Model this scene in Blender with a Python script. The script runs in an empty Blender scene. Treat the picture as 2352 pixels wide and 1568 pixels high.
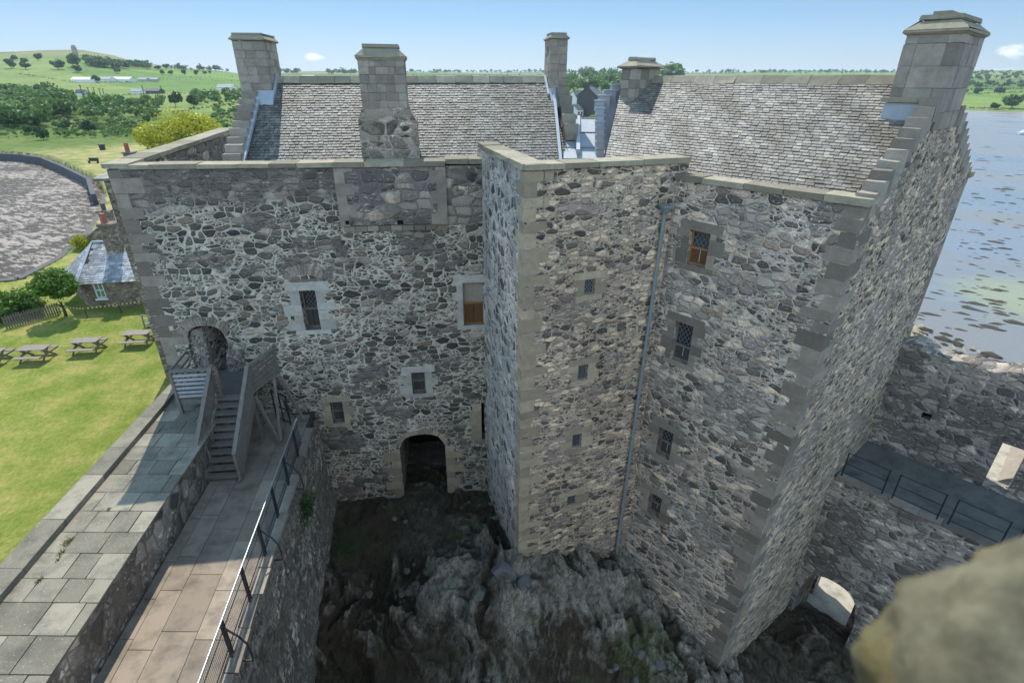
import bpy, math, random
import numpy as np
from mathutils import Vector, Matrix, noise as mnoise
random.seed(7); RNG = np.random.default_rng(7)
R = math.radians
scene = bpy.context.scene
C = scene.collection
V = Vector

# ------------------------------------------------------------------ camera
CAM = V((0, 0, 15.0))
F_PX, CX, CY = 1229.0, 1176.0, 784.0           # photograph measured at 2352 x 1568
_d = V(((1160 - CX) / F_PX, (3300 - CY) / F_PX, 1.0)).normalized()
_Z = -_d
_Y = (V((0, 0, 1)) - V((0, 0, 1)).dot(_Z) * _Z).normalized()
_X = _Y.cross(_Z)
cam_d = bpy.data.cameras.new('camera'); cam = bpy.data.objects.new('camera', cam_d); C.objects.link(cam)
right = V((_X[0], _Y[0], _Z[0])); down = V((_X[1], _Y[1], _Z[1])); fwd = V((_X[2], _Y[2], _Z[2]))
M = Matrix((right, -down, -fwd)).transposed().to_4x4(); M.translation = CAM
cam.matrix_world = M
cam_d.sensor_width = 36; cam_d.lens = 36 * F_PX / 2352
cam_d.clip_start = 0.05; cam_d.clip_end = 20000
cam_d.dof.use_dof = True; cam_d.dof.focus_distance = 20; cam_d.dof.aperture_fstop = 1.2
scene.camera = cam

# ------------------------------------------------------------------ light
SUN_EL, SUN_AZ = 51.5, 18.0                      # azimuth measured to the left of +Y
sd = V((-math.sin(R(SUN_AZ)) * math.cos(R(SUN_EL)), math.cos(R(SUN_AZ)) * math.cos(R(SUN_EL)), math.sin(R(SUN_EL))))
sun_d = bpy.data.lights.new('sun', 'SUN'); sun_d.energy = 2.5; sun_d.angle = R(0.5); sun_d.color = (1.0, 0.95, 0.86)
sun = bpy.data.objects.new('sun', sun_d); C.objects.link(sun)
sun.rotation_euler = sd.to_track_quat('Z', 'Y').to_euler()
world = bpy.data.worlds.new("World"); scene.world = world; world.use_nodes = True
wn = world.node_tree.nodes; wl = world.node_tree.links; wn.clear()
w_out = wn.new('ShaderNodeOutputWorld'); w_bg = wn.new('ShaderNodeBackground')
sky = wn.new('ShaderNodeTexSky'); sky.sky_type = 'NISHITA'; sky.sun_disc = False
sky.sun_elevation = R(SUN_EL); sky.sun_rotation = R(-SUN_AZ)
sky.altitude = 0; sky.air_density = 1.0; sky.dust_density = 0.0; sky.ozone_density = 3.0
w_bg.inputs['Strength'].default_value = 0.15
wl.new(w_bg.outputs[0], w_out.inputs[0])
scene.view_settings.view_transform = 'Standard'; scene.view_settings.look = 'None'
scene.view_settings.exposure = 1.2; scene.view_settings.gamma = 1

# small white clouds: noise inside soft spots of sky direction
def wnode(t, **k):
    n = wn.new(t)
    for a, b in k.items(): setattr(n, a, b)
    return n
def ray(x, y):
    v = V(((x - CX) / F_PX, (y - CY) / F_PX, 1.0))
    return V((v.dot(_X), v.dot(_Y), v.dot(_Z)))
tc = wnode('ShaderNodeTexCoord')
cn = wnode('ShaderNodeTexNoise'); cn.inputs['Scale'].default_value = 26; cn.inputs['Detail'].default_value = 7; cn.inputs['Roughness'].default_value = .62
cm = wnode('ShaderNodeMapping'); cm.inputs['Scale'].default_value = (1, 1, 2.4)
wl.new(tc.outputs['Generated'], cm.inputs[0]); wl.new(cm.outputs[0], cn.inputs['Vector'])
tot = None
for (px, py, sx, sz, amp) in ((722, 132, .03, .009, .55), (2325, 118, .034, .016, .75), (2300, 165, .05, .008, .3), (1185, 255, .2, .01, .0)):
    if amp == 0: continue
    r = ray(px, py).normalized()
    s1 = wnode('ShaderNodeVectorMath', operation='SUBTRACT'); wl.new(tc.outputs['Generated'], s1.inputs[0]); s1.inputs[1].default_value = r
    s2 = wnode('ShaderNodeVectorMath', operation='MULTIPLY'); wl.new(s1.outputs[0], s2.inputs[0]); s2.inputs[1].default_value = (1 / sx, 1 / sx, 1 / sz)
    s3 = wnode('ShaderNodeVectorMath', operation='LENGTH'); wl.new(s2.outputs[0], s3.inputs[0])
    s4 = wnode('ShaderNodeMapRange'); s4.inputs[1].default_value = 0.1; s4.inputs[2].default_value = 1.1; s4.inputs[3].default_value = 1; s4.inputs[4].default_value = 0
    wl.new(s3.outputs['Value'], s4.inputs[0])
    s5 = wnode('ShaderNodeMath', operation='MULTIPLY_ADD'); wl.new(s4.outputs[0], s5.inputs[0]); s5.inputs[1].default_value = .55
    wl.new(cn.outputs['Fac'], s5.inputs[2])
    s6 = wnode('ShaderNodeMapRange'); s6.inputs[1].default_value = .80; s6.inputs[2].default_value = 1.05; s6.inputs[3].default_value = 0; s6.inputs[4].default_value = amp
    wl.new(s5.outputs[0], s6.inputs[0])
    if tot is None: tot = s6.outputs[0]
    else:
        m = wnode('ShaderNodeMath', operation='MAXIMUM'); wl.new(tot, m.inputs[0]); wl.new(s6.outputs[0], m.inputs[1]); tot = m.outputs[0]
tint = wnode('ShaderNodeMix', data_type='RGBA', blend_type='MULTIPLY'); tint.inputs[0].default_value = 1
gam = wnode('ShaderNodeGamma'); gam.inputs[1].default_value = .6; wl.new(sky.outputs[0], gam.inputs[0])   # softer contrast between horizon and zenith, as the photo's exposure shows
hsv = wnode('ShaderNodeHueSaturation'); hsv.inputs['Saturation'].default_value = 1.5; wl.new(gam.outputs[0], hsv.inputs['Color'])
wl.new(hsv.outputs[0], tint.inputs[6]); 
sxyz = wnode('ShaderNodeSeparateXYZ'); wl.new(tc.outputs['Generated'], sxyz.inputs[0]); smr = wnode('ShaderNodeMapRange'); wl.new(sxyz.outputs['Z'], smr.inputs[0]); smr.inputs[1].default_value = 0; smr.inputs[2].default_value = .22
stc = wnode('ShaderNodeMix', data_type='RGBA'); wl.new(smr.outputs[0], stc.inputs[0]); stc.inputs[6].default_value = (.50, .585, .79, 1); stc.inputs[7].default_value = (.52, .585, .63, 1); 
def wm(op, x, y=None, clamp=False):
    n_ = wnode('ShaderNodeMath', operation=op); n_.use_clamp = clamp
    for i_, v_ in enumerate((x, y)):
        if isinstance(v_, bpy.types.NodeSocket): wl.new(v_, n_.inputs[i_])
        elif v_ is not None: n_.inputs[i_].default_value = v_
    return n_.outputs[0]
def wmr(v_, a_, b_, c_, d_):
    n_ = wnode('ShaderNodeMapRange'); n_.interpolation_type = 'SMOOTHSTEP'; wl.new(v_, n_.inputs[0])
    for i_, k_ in enumerate((a_, b_, c_, d_)): n_.inputs[i_ + 1].default_value = k_
    return n_.outputs[0]
band = wm('MULTIPLY', wmr(sxyz.outputs['Z'], .12, .34, 0, 1), wmr(sxyz.outputs['Z'], .5, .92, 1, .22))   # added fill for shaded walls: sky boosted above the frame, strongest opposite the sun
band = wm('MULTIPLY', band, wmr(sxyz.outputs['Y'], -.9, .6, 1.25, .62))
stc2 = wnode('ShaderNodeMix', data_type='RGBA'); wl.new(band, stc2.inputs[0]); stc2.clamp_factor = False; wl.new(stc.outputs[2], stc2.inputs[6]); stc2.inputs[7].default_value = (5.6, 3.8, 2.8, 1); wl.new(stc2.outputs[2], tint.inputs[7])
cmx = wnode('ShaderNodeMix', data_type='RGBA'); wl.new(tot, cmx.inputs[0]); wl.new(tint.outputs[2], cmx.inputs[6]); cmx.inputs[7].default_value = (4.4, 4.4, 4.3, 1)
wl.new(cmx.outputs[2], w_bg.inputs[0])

# ------------------------------------------------------------------ projection helpers (pixel of the photo -> place)
def PZ(x, y, z):
    r = ray(x, y); return CAM + r * ((z - CAM.z) / r.z)
def PP(x, y, p, q):
    r = ray(x, y); nx, ny = -(q[1] - p[1]), q[0] - p[0]
    return CAM + r * ((nx * (p[0] - CAM.x) + ny * (p[1] - CAM.y)) / (nx * r.x + ny * r.y))
def PD(x, y, D):
    r = ray(x, y); return CAM + r * (D / math.hypot(r.x, r.y))

# ------------------------------------------------------------------ mesh builder
class MB:
    def __init__(s): s.v = []; s.f = []; s.t = []; s.u = []; s.has_uv = False
    def poly(s, pts, tint=.5, uv=None):
        i = len(s.v); s.v += [tuple(p) for p in pts]; s.f.append(tuple(range(i, i + len(pts)))); s.t.append(tint)
        s.u.append(uv)
    def quad(s, a, b, c, d, tint=.5): s.poly((a, b, c, d), tint)
    def hexa(s, p, tint=.5, skip=()):          # p: 4 bottom (ccw seen from above) + 4 top
        i = len(s.v); s.v += [tuple(q) for q in p]
        for k, f in enumerate(((3, 2, 1, 0), (4, 5, 6, 7), (0, 1, 5, 4), (1, 2, 6, 5), (2, 3, 7, 6), (3, 0, 4, 7))):
            if k in skip: continue
            s.f.append(tuple(i + j for j in f)); s.t.append(tint); s.u.append(None)
    def box(s, c, dx, dy, dz, ax=(1, 0), tint=.5, skip=()):   # c: base centre
        ax = V((ax[0], ax[1], 0)); ay = V((-ax.y, ax.x, 0)); c = V(c)
        b = [c + ax * (sx * dx / 2) + ay * (sy * dy / 2) for sx, sy in ((-1, -1), (1, -1), (1, 1), (-1, 1))]
        s.hexa(b + [q + V((0, 0, dz)) for q in b], tint, skip)
    def bar(s, p, q, w, h, tint=.5, up=(0, 0, 1)):
        p = V(p); q = V(q); d = (q - p)
        if d.length < 1e-6: return
        d.normalize(); up = V(up)
        if abs(d.dot(up)) > .99: up = V((0, 1, 0))
        x = d.cross(up).normalized(); y = x.cross(d).normalized()
        a = [x * (sx * w / 2) + y * (sy * h / 2) for sx, sy in ((-1, -1), (1, -1), (1, 1), (-1, 1))]
        s.hexa([p + k for k in a] + [q + k for k in a], tint)
    def tube(s, pts, r, n=6, tint=.5, r2=None):
        pts = [V(p) for p in pts]; i0 = len(s.v); m = len(pts)
        for k, p in enumerate(pts):
            d = (pts[min(k + 1, m - 1)] - pts[max(k - 1, 0)]).normalized()
            up = V((0, 0, 1)) if abs(d.z) < .95 else V((0, 1, 0))
            x = d.cross(up).normalized(); y = x.cross(d)
            rr = r if r2 is None else r + (r2 - r) * k / (m - 1)
            for j in range(n):
                a = 2 * math.pi * j / n; s.v.append(tuple(p + x * (rr * math.cos(a)) + y * (rr * math.sin(a))))
        for k in range(m - 1):
            for j in range(n):
                a = i0 + k * n + j; b = i0 + k * n + (j + 1) % n
                s.f.append((a, b, b + n, a + n)); s.t.append(tint); s.u.append(None)
        s.f.append(tuple(i0 + j for j in range(n))); s.t.append(tint); s.u.append(None)
        s.f.append(tuple(i0 + (m - 1) * n + j for j in range(n))[::-1]); s.t.append(tint); s.u.append(None)
    def prism(s, pts, h, tint=.5, top_in=0):     # horizontal polygon extruded up by h
        c = sum((V(p) for p in pts), V()) / len(pts); n = len(pts)
        tp = [V(p) + (c - V(p)) * top_in + V((0, 0, h)) for p in pts]
        s.poly([V(p) for p in pts][::-1], tint); s.poly(tp, tint)
        for k in range(n): s.quad(pts[k], pts[(k + 1) % n], tp[(k + 1) % n], tp[k], tint)
    def build(s, name, mat, parent=None, smooth=False, jitter=0):
        me = bpy.data.meshes.new(name)
        if jitter:
            s.v = [tuple(a + random.uniform(-jitter, jitter) for a in v) for v in s.v]
        me.from_pydata(s.v, [], s.f)
        nl = len(me.loops); vv = np.array(s.v, dtype=np.float64).reshape(-1, 3)
        li = np.empty(nl, dtype=np.int32); me.loops.foreach_get('vertex_index', li)
        tot = np.array([len(f) for f in s.f]); fi = np.repeat(np.arange(len(s.f)), tot)
        nr = np.empty(len(s.f) * 3); me.polygons.foreach_get('normal', nr); nr = nr.reshape(-1, 3)[fi]
        co = vv[li]
        hz = np.hypot(nr[:, 0], nr[:, 1]) + 1e-9
        wall = np.abs(nr[:, 2]) < .75
        tx = np.where(wall, -nr[:, 1] / hz, 1.0); ty = np.where(wall, nr[:, 0] / hz, 0.0)
        u = tx * co[:, 0] + ty * co[:, 1]
        v = np.where(wall, co[:, 2] / np.maximum(np.sqrt(1 - nr[:, 2] ** 2), .3), co[:, 1])
        uv = np.stack([u, v], 1)
        if any(x is not None for x in s.u):
            k = 0
            for fu, n_ in zip(s.u, tot):
                if fu is not None: uv[k:k + n_] = fu
                k += n_
        ul = me.uv_layers.new(name='UVMap'); ul.data.foreach_set('uv', uv.astype(np.float32).ravel())
        ca = me.color_attributes.new('tint', 'FLOAT_COLOR', 'CORNER')
        t = np.array(s.t, dtype=np.float32)[fi]
        ca.data.foreach_set('color', np.stack([t, t, t, np.ones_like(t)], 1).ravel())
        me.materials.append(mat)
        if smooth: me.shade_smooth()
        me.validate(); me.update()
        o = bpy.data.objects.new(name, me); C.objects.link(o)
        if parent is not None:
            o.parent = parent; o.matrix_parent_inverse = parent.matrix_world.inverted()
        return o
def tag(o, label, cat, group=None):
    o['label'] = label; o['category'] = cat
    if group: o['group'] = group
    return o
def thing(name, loc, label, cat, group=None, rz=0):
    o = bpy.data.objects.new(name, None); C.objects.link(o); o.location = loc; o.rotation_euler = (0, 0, rz); o.empty_display_size = .2
    o.matrix_world = Matrix.Translation(V(loc)) @ Matrix.Rotation(rz, 4, 'Z')
    return tag(o, label, cat, group)
def struct(o, kind='structure'): o['kind'] = kind; return o
def copy_tree(o, parent=None):
    c = o.copy(); C.objects.link(c); c.parent = parent
    for ch in o.children: copy_tree(ch, c)
    return c

# ------------------------------------------------------------------ materials
class NT:
    def __init__(s, name, rough=.85, spec=.25):
        s.m = bpy.data.materials.new(name); s.m.use_nodes = True; s.t = s.m.node_tree; s.n = s.t.nodes; s.l = s.t.links
        s.b = s.n['Principled BSDF']; s.b.inputs['Roughness'].default_value = rough; s.b.inputs['Specular IOR Level'].default_value = spec
    def new(s, t, **k):
        n = s.n.new(t)
        for a, b in k.items(): setattr(n, a, b)
        return n
    def plug(s, sock, v):
        if isinstance(v, bpy.types.NodeSocket): s.l.new(v, sock)
        elif v is not None: sock.default_value = v
    def uv(s, sx=1, sy=1, sz=1, src='UV', off=(0, 0, 0), rot=0):
        tc = s.new('ShaderNodeTexCoord'); mp = s.new('ShaderNodeMapping'); mp.inputs['Scale'].default_value = (sx, sy, sz)
        mp.inputs['Location'].default_value = off; mp.inputs['Rotation'].default_value = (0, 0, rot)
        s.l.new(tc.outputs[src], mp.inputs[0]); return mp.outputs[0]
    def noise(s, vec, scale, detail=4, rough=.55, col=False):
        n = s.new('ShaderNodeTexNoise'); s.plug(n.inputs['Vector'], vec); n.inputs['Scale'].default_value = scale
        n.inputs['Detail'].default_value = detail; n.inputs['Roughness'].default_value = rough
        return n.outputs['Color' if col else 'Fac']
    def math(s, op, a, b=None, c=None, clamp=False):
        n = s.new('ShaderNodeMath', operation=op); n.use_clamp = clamp
        s.plug(n.inputs[0], a); s.plug(n.inputs[1], b)
        if c is not None: s.plug(n.inputs[2], c)
        return n.outputs[0]
    def vmath(s, op, a, b):
        n = s.new('ShaderNodeVectorMath', operation=op); s.plug(n.inputs[0], a); s.plug(n.inputs[1], b); return n.outputs[0]
    def vor(s, vec, scale=1, feature='F1', rnd=1.0):
        n = s.new('ShaderNodeTexVoronoi', feature=feature); s.plug(n.inputs['Vector'], vec); n.inputs['Scale'].default_value = scale
        n.inputs['Randomness'].default_value = rnd; return n
    def mapr(s, v, a, b, c=0, d=1, smooth=False):
        n = s.new('ShaderNodeMapRange'); n.interpolation_type = 'SMOOTHSTEP' if smooth else 'LINEAR'
        s.plug(n.inputs[0], v)
        for i, k in enumerate((a, b, c, d)): n.inputs[i + 1].default_value = k
        return n.outputs[0]
    def mix(s, f, a, b, blend='MIX'):
        n = s.new('ShaderNodeMix', data_type='RGBA', blend_type=blend); s.plug(n.inputs[0], f)
        for i, k in ((6, a), (7, b)):
            if isinstance(k, tuple) and len(k) == 3: k = k + (1,)
            s.plug(n.inputs[i], k)
        return n.outputs[2]
    def fmix(s, f, a, b):
        n = s.new('ShaderNodeMix', data_type='FLOAT'); s.plug(n.inputs[0], f); s.plug(n.inputs[2], a); s.plug(n.inputs[3], b); return n.outputs[0]
    def ramp(s, f, stops, interp='LINEAR'):
        n = s.new('ShaderNodeValToRGB'); s.plug(n.inputs[0], f); n.color_ramp.interpolation = interp
        e = n.color_ramp.elements
        while len(e) < len(stops): e.new(.5)
        for k, (p, c) in enumerate(stops): e[k].position = p; e[k].color = c + (1,)
        return n.outputs[0]
    def tint(s):
        n = s.new('ShaderNodeVertexColor', layer_name='tint'); return n.outputs[0]
    def sep(s, c, ch='Red'):
        n = s.new('ShaderNodeSeparateColor'); s.l.new(c, n.inputs[0]); return n.outputs[ch]
    def bump(s, h, dist=.02, strength=1.0):
        n = s.new('ShaderNodeBump'); n.inputs['Distance'].default_value = dist; n.inputs['Strength'].default_value = strength
        s.l.new(h, n.inputs['Height']); s.l.new(n.outputs[0], s.b.inputs['Normal'])
    def col(s, c): s.plug(s.b.inputs['Base Color'], c + (1,) if isinstance(c, tuple) else c); return s

def rubble(name, ramp, mortar, size=1.0, mw=.05, patch=.5, patch_col=(.13, .125, .12), lichen=.0, off=0.0, big=.45, aspect=1.9, stain=.5, gain=2.3, top=None, rn=.74, wm_=1.0):
    n = NT(name, .9, .15)
    uv = n.uv(off=(off, off * .7, 0))
    w = n.vmath('SUBTRACT', n.noise(uv, 1.7, 3, .5, col=True), (.5, .5, .5))
    w2 = n.vmath('SUBTRACT', n.noise(uv, 9, 2, .5, col=True), (.5, .5, .5))
    p = n.vmath('ADD', uv, n.vmath('MULTIPLY', w, (.24, .15, 0)))
    p = n.vmath('ADD', p, n.vmath('MULTIPLY', w2, (.05, .05, 0)))
    p1 = n.vmath('MULTIPLY', p, (1.75 / size, 1.75 * aspect / size, 0))
    p2 = n.vmath('MULTIPLY', p, (4.2 / size, 4.2 * (aspect + .2) / size, 0))
    a1 = n.vor(p1, 1, 'F1', rn); e1 = n.math('MULTIPLY', n.math('SUBTRACT', n.vor(p1, 1, 'F2', rn).outputs['Distance'], a1.outputs['Distance']), .5)
    a2 = n.vor(p2, 1, 'F1', rn + .05); e2 = n.math('MULTIPLY', n.math('SUBTRACT', n.vor(p2, 1, 'F2', rn + .05).outputs['Distance'], a2.outputs['Distance']), .5)
    isbig = n.math('GREATER_THAN', n.sep(a1.outputs['Color'], 'Green'), big)
    e2s = n.math('MULTIPLY', e2, .62)
    small = n.math('MINIMUM', e1, e2s)
    e = n.fmix(isbig, small, e1)
    e = n.math('ADD', e, n.math('MULTIPLY', n.math('SUBTRACT', n.noise(uv, 22, 3, .6), .5), .03))
    rnd = n.fmix(isbig, n.sep(a2.outputs['Color'], 'Red'), n.sep(a1.outputs['Color'], 'Red'))
    stone = n.ramp(rnd, ramp)
    fine = n.noise(uv, 30, 5, .7)
    stone = n.mix(1.0, stone, n.ramp(n.noise(uv, 14, 5, .7), [(.3, (.62, .62, .62)), (.7, (1.5, 1.5, 1.5))]), 'MULTIPLY')
    mort = n.mix(n.mapr(n.noise(uv, 5, 4, .6), .35, .7), tuple(x * .75 for x in mortar), tuple(x * 1.15 for x in mortar))
    pm = n.noise(n.vmath('MULTIPLY', uv, (1, 1.2, 1)), .55, 4, .62)
    pm = n.mapr(pm, .62 - patch * .25, .68 - patch * .25, 0, 1, True)       # weathered patches without pale pointing
    pc = n.mix(n.mapr(rnd, 0, 1), tuple(x * .55 for x in patch_col), tuple(x * 1.35 for x in patch_col))
    if top:
        sy_ = n.new('ShaderNodeSeparateXYZ'); n.l.new(uv, sy_.inputs[0]); zz = n.math('ADD', sy_.outputs['Y'], n.math('MULTIPLY', n.noise(uv, .9, 4, .6), 1.6))
        pm = n.math('MAXIMUM', pm, n.mapr(zz, top[0], top[1]))
    mort2 = n.mix(pm, mort, n.mix(.55, mort, patch_col + (1,)) if False else tuple(x * .8 for x in patch_col))
    stone = n.mix(n.math('MULTIPLY', pm, .75), stone, pc)
    mask = n.mapr(e, mw * .55, mw * 1.25, 0, 1, True)
    c = n.mix(mask, mort2, stone)
    st = n.noise(n.vmath('MULTIPLY', uv, (.55, .22, 1)), 1.0, 5, .6)
    c = n.mix(1.0, c, n.ramp(st, [(.32, (1 - stain * .45,) * 3), (.62, (1 + stain * .3,) * 3)]), 'MULTIPLY')
    if lichen > 0:
        ln = n.noise(uv, 13, 6, .75); lm = n.mapr(n.noise(uv, .8, 3, .6), .45, .62)
        lk = n.math('MULTIPLY', n.mapr(ln, .60 - lichen * .04, .66 - lichen * .04), lm)
        c = n.mix(n.math('MULTIPLY', lk, .8), c, (.42, .45, .41))
    c = n.mix(1.0, c, n.ramp(n.noise(uv, 38, 4, .75), [(.30, (.55, .55, .55)), (.5, (1, 1, 1)), (.70, (1.55, 1.53, 1.5))]), 'MULTIPLY')
    c = n.mix(1.0, c, (gain * 1.04 * wm_, gain * .95, gain * .86 / wm_), 'MULTIPLY')
    n.col(c)
    h = n.math('ADD', n.mapr(e, 0, .14, 0, 1, True), n.math('MULTIPLY', fine, .55))
    h = n.math('ADD', h, n.math('MULTIPLY', rnd, .35))
    n.bump(h, .045, .9)
    return n.m
DARK = [(0, (.022, .024, .022)), (.35, (.040, .041, .036)), (.6, (.060, .058, .048)), (.8, (.085, .070, .055)), (.93, (.13, .125, .11)), (1, (.20, .18, .15))]
MIXR = [(0, (.028, .028, .027)), (.28, (.048, .046, .042)), (.48, (.10, .086, .073)), (.7, (.165, .138, .115)), (.9, (.23, .20, .165)), (1, (.30, .25, .19))]
WARM = [(0, (.028, .027, .026)), (.32, (.052, .047, .044)), (.46, (.13, .108, .094)), (.7, (.25, .215, .17)), (1, (.29, .235, .175))]
GREY = [(0, (.035, .037, .038)), (.3, (.07, .068, .065)), (.5, (.13, .125, .12)), (.8, (.20, .19, .175)), (1, (.28, .26, .23))]
M_ = {}
M_['hall'] = rubble('rubble_hall', DARK, (.235, .23, .205), .64, .042, .34, (.095, .09, .085), .25, big=.5, top=(12.1, 12.7))
M_['hall_dark'] = rubble('rubble_hall_dark', MIXR, (.11, .11, .105), .95, .04, .8, (.085, .083, .08), .35, off=3)
M_['tower'] = rubble('rubble_tower', WARM, (.20, .175, .145), .5, .042, .35, (.17, .15, .135), .9, off=7, big=.5, aspect=2.1, gain=2.45, wm_=1.01)
M_['tower_side'] = rubble('rubble_tower_side', GREY, (.24, .245, .24), .6, .05, .2, (.2, .2, .2), .6, off=11, aspect=1.3, gain=2.2)
M_['wing'] = rubble('rubble_wing', MIXR, (.205, .195, .18), .58, .04, .48, (.145, .138, .13), .8, off=17, gain=2.7, wm_=1.01)
M_['gable'] = rubble('rubble_gable', WARM, (.20, .18, .15), .5, .042, .5, (.17, .155, .14), .2, off=23, aspect=2.2, gain=2.35, wm_=1.02)
M_['curtain'] = rubble('rubble_curtain', GREY, (.17, .165, .155), .8, .05, .6, (.10, .095, .09), .5, off=29)
M_['chimney'] = rubble('rubble_chimney', MIXR, (.17, .155, .14), 1.1, .035, .6, (.14, .125, .11), .6, off=31, aspect=1.5)
M_['retain'] = rubble('rubble_retaining', GREY, (.12, .115, .105), .7, .04, .85, (.085, .078, .07), .5, off=37, aspect=.8)

def ashlar(name, c, var=.5, rough=.88, spots=.5):
    n = NT(name, rough, .2); uv = n.uv(); 
    t = n.sep(n.tint())
    a = n.mix(n.mapr(t, 0, 1), tuple(x * (1 - var) for x in c), tuple(x * (1 + var) for x in c))
    a = n.mix(n.mapr(n.noise(uv, 3.5, 6, .7), .3, .7, 0, .6), a, (c[0] * .42, c[1] * .41, c[2] * .40))
    sp = n.mapr(n.noise(uv, 16, 5, .75), .60, .68, 0, spots)
    a = n.mix(sp, a, (.40, .42, .38))
    n.col(a); n.bump(n.noise(uv, 26, 6, .7), .025, .8); return n.m
M_['ashlar'] = ashlar('ashlar_grey', (.29, .245, .195), .4)
M_['ashlar_pale'] = ashlar('ashlar_pale', (.50, .47, .41), .2, spots=.2)
M_['ashlar_warm'] = ashlar('ashlar_warm', (.43, .35, .245), .3, spots=.2)
M_['coping'] = ashlar('coping_stone', (.34, .30, .215), .35, spots=.35)
M_['chimstone'] = ashlar('chimney_stone', (.33, .285, .23), .32, spots=.5)

def slate(name, c):
    n = NT(name, .62, .4); uv = n.uv(src='Object'); t = n.sep(n.tint())
    a = n.ramp(t, [(0, tuple(x * .45 for x in c)), (.25, tuple(x * .8 for x in c)), (.75, tuple(x * 1.15 for x in c)), (1, (c[0] * 1.6, c[1] * 1.55, c[2] * 1.4))])
    a = n.mix(n.mapr(n.noise(n.vmath('MULTIPLY', uv, (1.6, .5, .5)), 1.0, 5, .65), .44, .62, 0, .8), a, (c[0] * .42, c[1] * .38, c[2] * .32))
    a = n.mix(n.mapr(n.noise(uv, 30, 4, .7), .52, .66, 0, .45), a, (.36, .37, .34))
    n.col(a); n.bump(n.noise(uv, 40, 5, .7), .012, .8); return n.m
M_['slate'] = slate('roof_slate', (.165, .153, .132))
M_['slate2'] = slate('roof_slate_pale', (.22, .20, .17))
def plain(name, c, rough=.8, metal=0, spec=.3, nz=.25, sc=6, bump=.004):
    n = NT(name, rough, spec); uv = n.uv(src='Object'); n.b.inputs['Metallic'].default_value = metal
    n.col(n.mix(n.noise(uv, sc, 5, .65), tuple(x * (1 - nz) for x in c), tuple(x * (1 + nz) for x in c)))
    if bump: n.bump(n.noise(uv, sc * 5, 4, .6), bump, .6)
    return n.m
M_['lead'] = plain('sheet_lead', (.32, .35, .38), .5, 0, .5, .3, 3)
M_['board'] = plain('roof_boarding', (.03, .03, .03))
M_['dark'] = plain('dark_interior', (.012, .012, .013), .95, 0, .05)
M_['iron'] = plain('painted_iron', (.025, .03, .034), .5, 0, .4)
M_['rail'] = plain('galvanised_rail', (.34, .38, .40), .35, .6, .5)
M_['pipe'] = plain('downpipe_paint', (.20, .235, .23), .55, 0, .4)
M_['glass'] = plain('leaded_glass', (.02, .025, .03), .12, 0, .6, 0, 1, 0)
M_['came'] = plain('lead_came', (.20, .21, .21), .5)
M_['shutter'] = plain('brown_shutter', (.12, .055, .022), .6, 0, .3, .4, 9)
M_['shutterg'] = plain('grey_shutter', (.06, .055, .05), .6, 0, .3, .4, 9)
M_['frame'] = plain('stained_frame', (.28, .15, .05), .6)
M_['harl'] = plain('pebble_harling', (.34, .29, .235), .95, 0, .1, .55, 22, .03)
M_['white'] = plain('white_paint', (.75, .77, .76), .6, 0, .3, .08)
M_['pot'] = plain('terracotta_pot', (.33, .11, .07), .8)
M_['plank'] = plain('weathered_timber', (.18, .16, .135), .85, 0, .15, .5, 7, .01)
M_['planklight'] = plain('pale_timber', (.36, .37, .37), .8, 0, .2, .35, 7, .01)
M_['plankdark'] = plain('deck_timber', (.12, .11, .10), .85, 0, .2, .4, 7, .01)
M_['table'] = plain('table_timber', (.24, .20, .165), .8, 0, .2, .4, 7, .01)
M_['court_stone'] = plain('court_stone', (.15, .145, .13), .85, 0, .2, .5, 2.5, .05)
M_['bark'] = plain('tree_bark', (.07, .06, .05), .9, 0, .1, .4, 5, .02)
def foliage(name, c, var=.45):
    n = NT(name, .55, .25); t = n.sep(n.tint())
    a = n.ramp(t, [(0, tuple(x * (1 - var) for x in c)), (1, (c[0] * (1 + var), c[1] * (1 + var * .9), c[2] * (1 + var * .5)))])
    n.col(a)
    n.b.inputs['Transmission Weight'].default_value = 0
    tr = n.new('ShaderNodeBsdfTranslucent'); n.l.new(a, tr.inputs[0]); mx = n.new('ShaderNodeMixShader'); mx.inputs[0].default_value = .3
    n.l.new(n.b.outputs[0], mx.inputs[1]); n.l.new(tr.outputs[0], mx.inputs[2]); n.l.new(mx.outputs[0], n.n['Material Output'].inputs[0])
    return n.m
M_['leaf'] = foliage('green_leaves', (.075, .15, .03))
M_['leafd'] = foliage('dark_leaves', (.065, .125, .04))
M_['leafm'] = foliage('mid_leaves', (.10, .18, .045))
M_['leafy'] = foliage('yellow_leaves', (.36, .37, .025), .4)
M_['leafb'] = foliage('bright_leaves', (.10, .19, .025), .4)

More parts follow.
